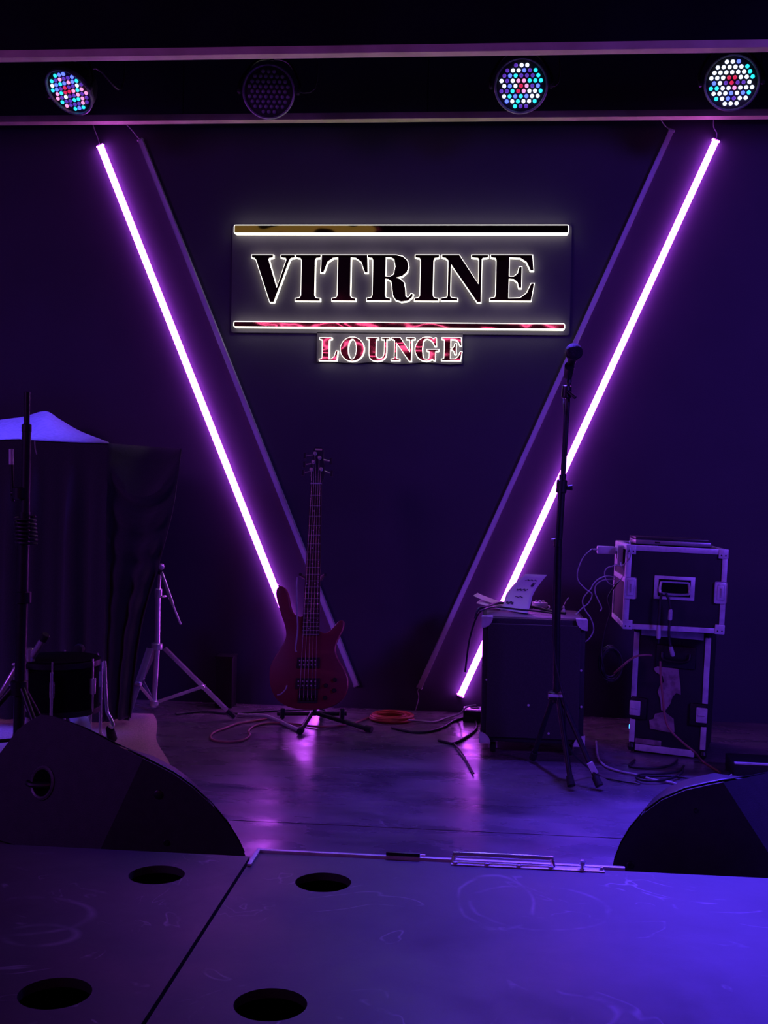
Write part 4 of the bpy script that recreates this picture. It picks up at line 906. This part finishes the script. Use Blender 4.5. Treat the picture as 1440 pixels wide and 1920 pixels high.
t_, p = small_box('tuner_pedal', 1012, 1139, (0.055, 0.045, 0.022), M_ALU, 'small silver pedal beside the curled sheet', 'pedal', 0.3)
for k in (-1, 1): finish('knob', lathe(bm_new(), [(0.006, 0), (0.005, 0.008), (0, 0.008)], (p.x + k * 0.014, p.y + 0.008, ZT + 0.0225), (0, 0, 1), 10), M_WHITEP, t_)
finish('foot_switch', lathe(bm_new(), [(0.005, 0), (0.005, 0.005), (0.007, 0.006), (0.006, 0.010), (0, 0.010)], (p.x, p.y - 0.010, ZT + 0.0225), (0, 0, 1), 10), M_CHROME, t_)
p = at_top(1057, 1151, 0)
t_ = thing('jack_plug', 'upright silver jack plug near the cabinet right front', 'plug', (p.x, p.y, ZT))
finish('sleeve', lathe(bm_new(), [(0.006, 0), (0.0065, 0.012), (0.005, 0.018), (0.003, 0.019), (0.003, 0.030), (0, 0.031)], (p.x, p.y, ZT + 0.0005), (0, 0, 1), 12), M_ALU, t_)
finish('collar', lathe(bm_new(), [(0.0072, 0), (0.0072, 0.004)], (p.x, p.y, ZT + 0.004), (0, 0, 1), 12), M_BLACK, t_)

# ================================================================== MICROPHONE STAND AND MICROPHONE
YM = 4.12
q = lambda x, y, yy=YM: on_y(x, y, yy)
mb = on_floor(1046, 1445)
t = thing('microphone_stand', 'tall black microphone stand in front of the speaker cabinet', 'stand', (q(1043, 1303).x, YM, 0))
rod('upper_tube', [q(1067, 716), q(1062, 800), q(1056, 905)], 0.0075, M_BLACKM, t, 12)
rod('lower_tube', [q(1055, 890), q(1047, 1030), q(1044, 1200), q(1043, 1318)], 0.0125, M_BLACKM, t, 12)
ct = collar('boom_clutch', q(1062, 735), (0.05, 0, 1), 0.018, 0.045, M_BLACK, t)
k_ = rod('clutch_screw', [q(1064, 734, YM - 0.015), q(1079, 746, YM - 0.03)], 0.006, M_BLACK, ct, 8)
c2_ = collar('height_clutch', q(1053, 912), (0.05, 0, 1), 0.019, 0.048, M_BLACK, t)
rod('clutch_knob', [q(1060, 915), q(1073, 914)], [0.007, 0.011], M_BLACK, c2_, 10)
c3_ = collar('cable_clip', q(1046, 1018), (0.05, 0, 1), 0.016, 0.030, M_BLACK, t); rod('clip_tab', [q(1046, 1012), q(1034, 1012)], 0.005, M_ALU, c3_, 8)
hubc = q(1043, 1304); collar('tripod_hub', hubc, (0, 0, 1), 0.030, 0.030, M_BLACK, t)
q_ = bm_new(); box(q_, (hubc.x - 0.005, hubc.y - 0.031, hubc.z + 0.004), (0.05, 0.004, 0.010), None, 0.001); finish('hub_plate', q_, M_ALU, t)
for f, w_ in ((on_floor(1071, 1474, 0.014), 0), (on_floor(1124, 1474, 0.014), 1), (Vector((hubc.x - 0.07, YM + 0.20, 0.014)), 2)):
    d = Vector((f.x - hubc.x, f.y - hubc.y, 0)).normalized()
    lg = rod('leg', [hubc + d * 0.022, f], 0.0095, M_BLACKM, t)
    dd = (f - hubc).normalized(); rod('rubber_foot', [f - dd * 0.035, f + Vector((0, 0, 0.001))], [0.013, 0.0148], M_RUBBER, lg)
    if w_ == 1:
        e0 = hubc.lerp(f, 0.84); q_ = bm_new(); box(q_, e0 + Vector((0, -0.008, 0.012)), (0.022, 0.010, 0.045), Matrix.Rotation(-0.5, 3, 'Y'), 0.003); finish('steel_sleeve', q_, M_ALU, lg)
hold = q(1065, 700)
rod('clip_stem', [q(1067, 718), q(1066, 702, YM)], 0.010, M_BLACK, t)
cl = bm_new(); a_ = q(1065, 706, YM - 0.01); c_ = q(1068, 686, YM - 0.075)
tube(cl, [a_, c_], [0.0155, 0.0175], 14); finish('microphone_clip', cl, M_BLACK, t)
ball = on_y(1076, 660, YM - 0.135); md = (ball - on_y(1064, 712, YM + 0.03)).normalized()
t = thing('microphone', 'black dynamic microphone with a round grille on the stand', 'microphone', tuple(ball))
finish('grille', lathe(bm_new(), [(0.017, -0.030), (0.026, -0.018), (0.0295, -0.003), (0.0295, 0.003), (0.027, 0.014), (0.020, 0.023), (0.010, 0.0285), (0.0, 0.030)], ball, md, 24), mat('mic_mesh', (0.055, 0.055, 0.062), 0.5, 0.5, noise=(400, (0.02, 0.02, 0.024), 0.45, 0.55), bump=0.5, bscale=900), t)
finish('band', lathe(bm_new(), [(0.0298, -0.004), (0.0312, -0.002), (0.0312, 0.002), (0.0298, 0.004)], ball, md, 24), M_BLACKM, t)
finish('handle', lathe(bm_new(), [(0.0, -0.172), (0.011, -0.170), (0.0125, -0.10), (0.0165, -0.033), (0.0185, -0.029), (0.0165, -0.026)], ball, md, 20), M_BLACK, t)
e_ = ball - md * 0.172
cable('microphone_cable', [e_, e_ - md * 0.03 + Vector((0, 0, -0.02)), q(1057, 745, YM + 0.03), q(1058, 780, YM - 0.02), q(1055, 850, YM - 0.016), q(1049, 940, YM - 0.02), q(1041, 1040, YM - 0.018), q(1037, 1150, YM - 0.02), q(1040, 1230, YM - 0.03), q(1050, 1280, YM - 0.04), q(1059, 1320, YM - 0.05), q(1066, 1400, YM - 0.05), on_floor(1120, 1452, 0.006), on_floor(1150, 1462, 0.006), on_floor(1200, 1470, 0.006)], 0.0034, M_BLACKCORD, 'thin black cable running down the microphone stand', n=6)

# ================================================================== FLIGHT CASES
def flight_case(px_corner, w, h, d, rotz, tilt, label):
    """px_corner = front-left bottom corner; tilt leans the case to its right; returns frame functions"""
    o = px_corner; ex = Vector((math.cos(rotz) * math.cos(tilt), math.sin(rotz) * math.cos(tilt), -math.sin(tilt))); ey = Vector((-math.sin(rotz), math.cos(rotz), 0)); ez = ex.cross(ey)
    R_ = Matrix((ex, ey, ez)).transposed(); P = lambda u, v, z: o + ex * u + ey * v + ez * z
    t = thing('flight_case', label, 'flight case', tuple(P(w / 2, d / 2, 0)))
    def bx(nm, u, v, z, su, sv, sz, m, parent=t, bev=0.0015, lab=None):
        q_ = bm_new(); box(q_, P(u, v, z), (su, sv, sz), R_, bev); return finish(nm, q_, m, parent, smooth=30, label=lab)
    e = 0.004
    bx('body', w / 2, d / 2, h / 2, w - 2 * e, d - 2 * e, h - 2 * e, M_PLY, bev=0.002)
    return t, P, R_, bx
# lower case
HL = 0.500; LW = 0.292; RZ = -0.27
lc = on_floor(1178, 1410); lc.z = 0.0075
tw = 0.021
low_case, P, R_, bx = flight_case(lc, LW, HL, 0.34, RZ, 0.025, 'narrow upright flight case with torn stickers on the floor')
for u in (tw / 2, LW - tw / 2):
    for za, zb_ in ((0.035, 0.125), (0.215, HL - 0.03)): bx('edge_trim', u, 0.002, (za + zb_) / 2, tw, 0.006, zb_ - za, M_ALU)
    pass
bx('edge_trim', LW / 2, 0.002, HL - 0.028, LW - 0.055, 0.006, 0.026, M_ALU); bx('edge_trim', LW / 2 - 0.008, 0.002, 0.016, LW - 0.066, 0.006, 0.026, M_ALU)
bx('edge_trim', 0.002, 0.17, HL - 0.012, 0.006, 0.28, 0.022, M_ALU); bx('edge_trim', 0.002, 0.17, 0.014, 0.006, 0.28, 0.022, M_ALU)
bx('edge_trim', 0.002, 0.014, HL / 2, 0.006, 0.018, HL - 0.06, M_ALU)
bx('tape_strip', 0.075, -0.0012, 0.042, 0.10, 0.002, 0.020, M_LABEL)
for u in (0.018, LW - 0.020):
    dish = bx('latch_dish', u + (0.014 if u < 0.1 else -0.014), -0.0005, 0.170, 0.064, 0.005, 0.086, M_BLACKM, bev=0.006)
    l_ = bx('latch', u, -0.004, 0.170, 0.042, 0.006, 0.058, M_ALU, parent=dish, bev=0.004)
    q_ = bm_new(); tube(q_, [P(u - 0.012, -0.009, 0.170), P(u + 0.012, -0.009, 0.170)], 0.003, 8); finish('latch_key', q_, M_ALU, l_)
for u in (0.0, LW):
    for z in (0.0, HL):
        q_ = bm_new(); c_ = P(0.008 if u == 0 else LW - 0.008, 0.006, 0.016 if z == 0 else HL - 0.014)
        lathe(q_, [(0.0, -0.016), (0.010, -0.0135), (0.0155, 0), (0.010, 0.0135), (0, 0.016)], c_, (0, 0, 1), 12); finish('ball_corner', q_, M_BLACKM, low_case)
hd = bx('handle_dish', LW * 0.56, -0.0005, 0.385, 0.150, 0.004, 0.085, M_BLACKM, bev=0.004)
q_ = bm_new(); tube(q_, smooth_path([P(LW * 0.38, -0.004, 0.40), P(LW * 0.40, -0.012, 0.375), P(LW * 0.56, -0.014, 0.368), P(LW * 0.72, -0.012, 0.375), P(LW * 0.74, -0.004, 0.40)], 4), 0.006, 8); finish('handle_grip', q_, M_BLACK, hd)
def sticker(pts, lab):
    def f_(u, v, t_): return P(u, t_, v)
    pl = pts if area2(pts) > 0 else pts[::-1]
    finish('torn_sticker', prism(bm_new(), [pl], f_, -0.0012, 0.0042), M_LABEL, low_case, smooth=0, label=lab)
def lp(X, Y): return (0.005 + (X - 435) / 530 * LW, (1625 - Y) / 840 * HL)
sticker([lp(*p) for p in ((575, 1065), (600, 1050), (745, 1055), (752, 1100), (765, 1165), (770, 1222), (740, 1212), (715, 1240), (700, 1290), (668, 1340), (640, 1335), (632, 1270), (610, 1215), (625, 1170), (650, 1150), (640, 1110), (590, 1090))], 'pale torn paper sticker')
sticker([lp(*p) for p in ((600, 1365), (665, 1345), (730, 1385), (740, 1470), (700, 1475), (570, 1465), (562, 1410), (590, 1400))], 'pale torn paper sticker')
q_ = bm_new(); box(q_, P(-0.003, 0.03, 0.088), (0.006, 0.010, 0.016), R_, 0.001); finish('indicator_light', q_, M_BLUELED, low_case, label='small glowing blue light')
# upper case
HU = 0.315; UW = 0.372; UD = 0.40; RU = -0.005
uo = on_y(1168, 1178, 4.36); uo.z = HL + 0.011
up_case, P, R_, bx = flight_case(uo, UW, HU, UD, RU, 0.025, 'wide flight case with silver edges, on top of the narrow one')
tw = 0.019
for v in (0.002, UD - 0.002):
    bx('edge_trim', UW / 2, v, tw / 2, UW, 0.007, tw, M_ALU); bx('edge_trim', UW / 2, v, HU - tw / 2, UW, 0.007, tw, M_ALU)
    for u in (tw / 2, UW - tw / 2): bx('edge_trim', u, v, HU / 2, tw, 0.007, HU - 2 * tw - 0.001, M_ALU)
for u in (0.002, UW - 0.002):
    for z in (tw / 2, HU - tw / 2, HU * 0.58): bx('edge_trim', u, UD / 2, z, 0.007, UD - 0.008, tw, M_ALU)
    for v in (tw / 2 + 0.004, UD - tw / 2 - 0.004): bx('edge_trim', u, v, HU / 2, 0.007, tw, HU - 2 * tw - 0.001, M_ALU)
for v in (tw / 2, UD - tw / 2): bx('edge_trim', UW / 2, v, HU - 0.002, UW - 0.004, tw, 0.006, M_ALU)
for u in (tw / 2, UW - tw / 2): bx('edge_trim', u, UD / 2, HU - 0.002, tw, UD - 2 * tw - 0.002, 0.006, M_ALU)
for u in (0.016, UW - 0.016):
    for z in (0.016, HU - 0.016):
        cg = bx('corner_guard', u, -0.0025, z, 0.036, 0.005, 0.036, M_ALU, bev=0.003)
        for k in (-1, 1): finish('rivet', lathe(bm_new(), [(0.0032, 0), (0.002, 0.002), (0, 0.002)], P(u + k * 0.008, -0.005, z - 0.006), P(0, -1, 0) - P(0, 0, 0), 8), M_BLACKM, cg)
for u, s in ((0.020, 1), (UW - 0.020, -1)):
    dish = bx('latch_dish', u, -0.0025, HU * 0.49, 0.046, 0.005, 0.082, M_ALU, bev=0.008)
    l_ = bx('latch', u, -0.006, HU * 0.49, 0.026, 0.005, 0.056, M_ALU, parent=dish, bev=0.004)
    q_ = bm_new(); tube(q_, [P(u, -0.010, HU * 0.49 - 0.016), P(u, -0.010, HU * 0.49 + 0.016)], 0.003, 8); finish('latch_key', q_, M_CHROME, l_)
hu, hz = UW * 0.49, HU * 0.515
pl_ = bx('handle_plate', hu, -0.001, hz, 0.150, 0.004, 0.088, M_ALU, bev=0.002)
bx('handle_recess_shade', hu, -0.0036, hz, 0.118, 0.002, 0.064, M_VOID, parent=pl_, bev=0.0)  # thin dark slab on the plate, the recess's shade put in as colour
q_ = bm_new(); tube(q_, smooth_path([P(hu - 0.050, -0.006, hz + 0.022), P(hu - 0.054, -0.010, hz - 0.010), P(hu - 0.040, -0.014, hz - 0.022), P(hu + 0.040, -0.014, hz - 0.022), P(hu + 0.054, -0.010, hz - 0.010), P(hu + 0.050, -0.006, hz + 0.022)], 4), 0.005, 8); finish('handle_grip', q_, M_CHROME, pl_)
q_ = bm_new(); tube(q_, [P(hu - 0.050, -0.008, hz + 0.022), P(hu + 0.050, -0.008, hz + 0.022)], 0.0035, 8); finish('handle_hinge', q_, M_CHROME, pl_)
# outlet on the case's left side, with a charger plugged in
ob = bx('outlet_box', -0.014, 0.13, HU - 0.045, 0.020, 0.085, 0.075, M_WHITEP, bev=0.004)
bx('outlet_slot', -0.0245, 0.11, HU - 0.045, 0.002, 0.02, 0.028, M_BLACK, parent=ob, bev=0.0)
ch = thing('power_adapter', 'white charger plugged in at the flight case left side', 'charger', tuple(P(-0.06, 0.14, HU - 0.03)))
bx('adapter_body', -0.062, 0.15, HU - 0.030, 0.070, 0.040, 0.030, M_WHITEP, parent=ch, bev=0.005)
q_ = bm_new(); lathe(q_, [(0.004, 0), (0.0035, 0.014), (0.002, 0.016)], P(-0.096, 0.15, HU - 0.030), P(-1, 0, 0) - P(0, 0, 0), 10); finish('cable_boot', q_, M_WHITEP, ch)
# laptop on the case
lt = thing('laptop', 'closed silver laptop with a black lid on the upper flight case', 'laptop', tuple(P(UW * 0.47, UD * 0.45, HU)))
bx('laptop_base', UW * 0.50, 0.20, HU + 0.0105, 0.285, 0.20, 0.017, M_STICK, parent=lt, bev=0.004)
bx('laptop_lid', UW * 0.49, 0.205, HU + 0.0245, 0.278, 0.195, 0.009, M_LIDBLK, parent=lt, bev=0.003)
bx('side_port', UW * 0.50 - 0.06, 0.0995, HU + 0.011, 0.02, 0.002, 0.006, M_BLACK, parent=lt, bev=0.0)
tb = thing('tablet', 'thin dark tablet lying under the laptop right edge', 'tablet', tuple(P(UW * 0.75, 0.25, HU)))
bx('tablet_body', UW * 0.80, 0.33, HU + 0.0055, 0.12, 0.06, 0.008, M_STICK, parent=tb, bev=0.002)
bx('tablet_screen', UW * 0.80, 0.33, HU + 0.0100, 0.11, 0.05, 0.001, M_LIDBLK, parent=tb, bev=0.0)
ad = P(-0.112, 0.15, HU - 0.030); YQ = 4.44
q = lambda x, y, yy=YQ: on_y(x, y, yy)
cable('charger_cable', [ad, q(1108, 1031), q(1093, 1046), q(1083, 1072), q(1085, 1090), q(1100, 1106), q(1110, 1114), q(1104, 1130), q(1092, 1140), q(1080, 1152)], 0.0022, M_GREYCORD, 'thin white charger lead hanging left of the flight cases', n=6)
cable('charger_cable', [q(1150, 1062), q(1140, 1064), q(1134, 1072), q(1136, 1086), q(1146, 1096), q(1158, 1092), q(1168, 1080), q(1168, 1066), q(1158, 1060), q(1148, 1061)], 0.0022, M_GREYCORD, 'small white ring of lead against the upper flight case', n=6)
cable('charger_cable', [q(1155, 1083), q(1138, 1080), q(1122, 1086), q(1112, 1096), q(1108, 1104), q(1098, 1115), q(1092, 1128), q(1098, 1145), q(1108, 1160), q(1113, 1180), q(1106, 1196), q(1096, 1204)], 0.0026, M_GREYCORD, 'white lead dangling lowest beside the speaker cabinet', n=6)
cable('charger_cable', [q(1152, 1086), q(1130, 1088), q(1117, 1098), q(1116, 1112), q(1122, 1126), q(1128, 1140), q(1125, 1146)], 0.0026, M_GREYCORD, 'white lead hooked down close to the upper case', n=6)
cable('data_cable', [P(0.02, 0.10, HU + 0.012), P(0.012, -0.006, HU - 0.012), P(0.010, -0.010, HU - 0.05), P(-0.012, 0.03, HU - 0.08), P(-0.014, 0.05, HU - 0.07)], 0.0024, M_GREYCORD, 'grey lead running from the laptop over the case corner', n=6)
cable('black_cable', [q(1160, 1090, 4.50), q(1140, 1120, 4.46), q(1145, 1145, 4.44), q(1138, 1170, 4.44), q(1132, 1195, 4.44), q(1128, 1220, 4.44), q(1130, 1245, 4.44), q(1138, 1280, 4.5)], 0.0035, M_BLACKCORD, 'black cable falling down the gap beside the flight cases', n=6)
pts = []
rc_ = q(1146, 1245, 4.47)
for k in range(0, 4 * 18 + 1):
    w = k / 18; an = 2 * math.pi * w; r = 0.052 + 0.007 * math.sin(w * 2.3)
    pts.append(rc_ + Vector((r * 0.75 * math.cos(an), 0.012 * math.sin(an * 0.5 + w) + 0.006 * w, r * 1.15 * math.sin(an))))
cable('coiled_cable', pts, 0.0042, M_BLACKCORD, 'coil of black cable hanging on the lower flight case side', n=1)
cable('brown_cable', [q(1152, 1262, 4.44), q(1166, 1250, 4.36), q(1180, 1238, 4.35), q(1195, 1230, 4.35), q(1212, 1228, 4.36), q(1222, 1229, 4.375)], 0.0040, M_DUSTYCORD, 'reddish cable bent round the lower case front edge', n=6)
# black leads with pale plugs hanging from the upper case handle
def plug_lead(pts, plugs, lab):
    t_ = thing('plugged_lead', lab, 'cable', tuple(pts[-1]))
    finish('cord', tube(bm_new(), smooth_path(pts, 6), 0.0050, 8), M_BLACKCORD, t_, smooth=80)
    for a_, c_ in plugs: finish('plug', tube(bm_new(), [a_, a_.lerp(c_, 0.15), c_.lerp(a_, 0.1), c_], [0.005, 0.0075, 0.0085, 0.006], 10), M_WHITEP, t_, smooth=50)
yq = 4.325
q = lambda x, y, yy=yq: on_y(x, y, yy)
plug_lead([q(1248, 1112), q(1254, 1125), q(1257, 1143), q(1256, 1165), q(1254, 1185, 4.32), q(1256, 1205, 4.33), q(1258, 1213)], [(q(1257.5, 1142), q(1256, 1163)), (q(1257, 1211, 4.33), q(1262, 1230, 4.34))], 'black lead with two pale plugs hanging from the case handle')
plug_lead([q(1240, 1112), q(1237, 1140), q(1235, 1170), q(1235, 1195), q(1234, 1206, 4.33)], [(q(1235, 1172), q(1234.5, 1198))], 'shorter black lead hanging over the joint of the two cases')
cable('black_cable', [q(1238, 1240, 4.36), q(1239, 1270, 4.36), q(1243, 1310, 4.35), q(1247, 1345, 4.35), q(1256, 1368, 4.34), q(1280, 1392, 4.33), q(1302, 1410, 4.32), on_floor(1318, 1428, 0.006), on_floor(1350, 1448, 0.006)], 0.0045, M_DUSTYCORD, 'reddish-black cable trailing down across the lower case front', n=6)
# floor tangle in front of the cases
cable('floor_cable', fl([(1118, 1390), (1119, 1410), (1124, 1425), (1138, 1438), (1165, 1447), (1195, 1453), (1225, 1462), (1262, 1468), (1285, 1480)]), 0.0045, M_GREYCORD, 'grey cable sweeping along the floor before the flight cases')
cable('floor_cable', fl([(1190, 1425), (1180, 1436), (1205, 1440), (1240, 1439), (1262, 1433), (1270, 1424)]), 0.0045, M_BLACKCORD, 'black cable loop close to the lower case foot')
cable('floor_cable', fl([(1280, 1440), (1278, 1450), (1262, 1458), (1235, 1464), (1205, 1463), (1192, 1457), (1205, 1452), (1245, 1450), (1272, 1446), (1282, 1436)], 0.012), 0.0045, M_BLACKCORD, 'black oval loop of cable lying on the open floor')
cable('floor_cable', fl([(1200, 1456), (1250, 1455), (1300, 1460), (1340, 1466), (1370, 1450)], 0.010), 0.0045, M_BLACKCORD, 'black cable heading right towards the blue-lit monitor')
# low metal-edged box behind the right monitor
t = thing('stage_box', 'low dark box with a pale metal edge behind the right monitor', 'box', tuple(on_floor(1420, 1470)))
a = on_floor(1378, 1462); zt = 0.055
a = on_y(1378, 1450, a.y)
q_ = bm_new(); box(q_, (a.x + 0.16, a.y + 0.09, 0.028), (0.32, 0.18, 0.054), Matrix.Rotation(-0.03, 3, 'Z'), 0.004); finish('case', q_, M_BLACK, t)
q_ = bm_new(); box(q_, (a.x + 0.16, a.y + 0.008, 0.058), (0.32, 0.016, 0.006), Matrix.Rotation(-0.03, 3, 'Z'), 0.001); finish('metal_edge', q_, M_ALU, t)
cable('grey_lead', [on_floor(1362, 1462, 0.006), on_floor(1366, 1457, 0.012), on_floor(1372, 1452, 0.02)], 0.003, M_GREYCORD, 'short grey lead end beside the right monitor')
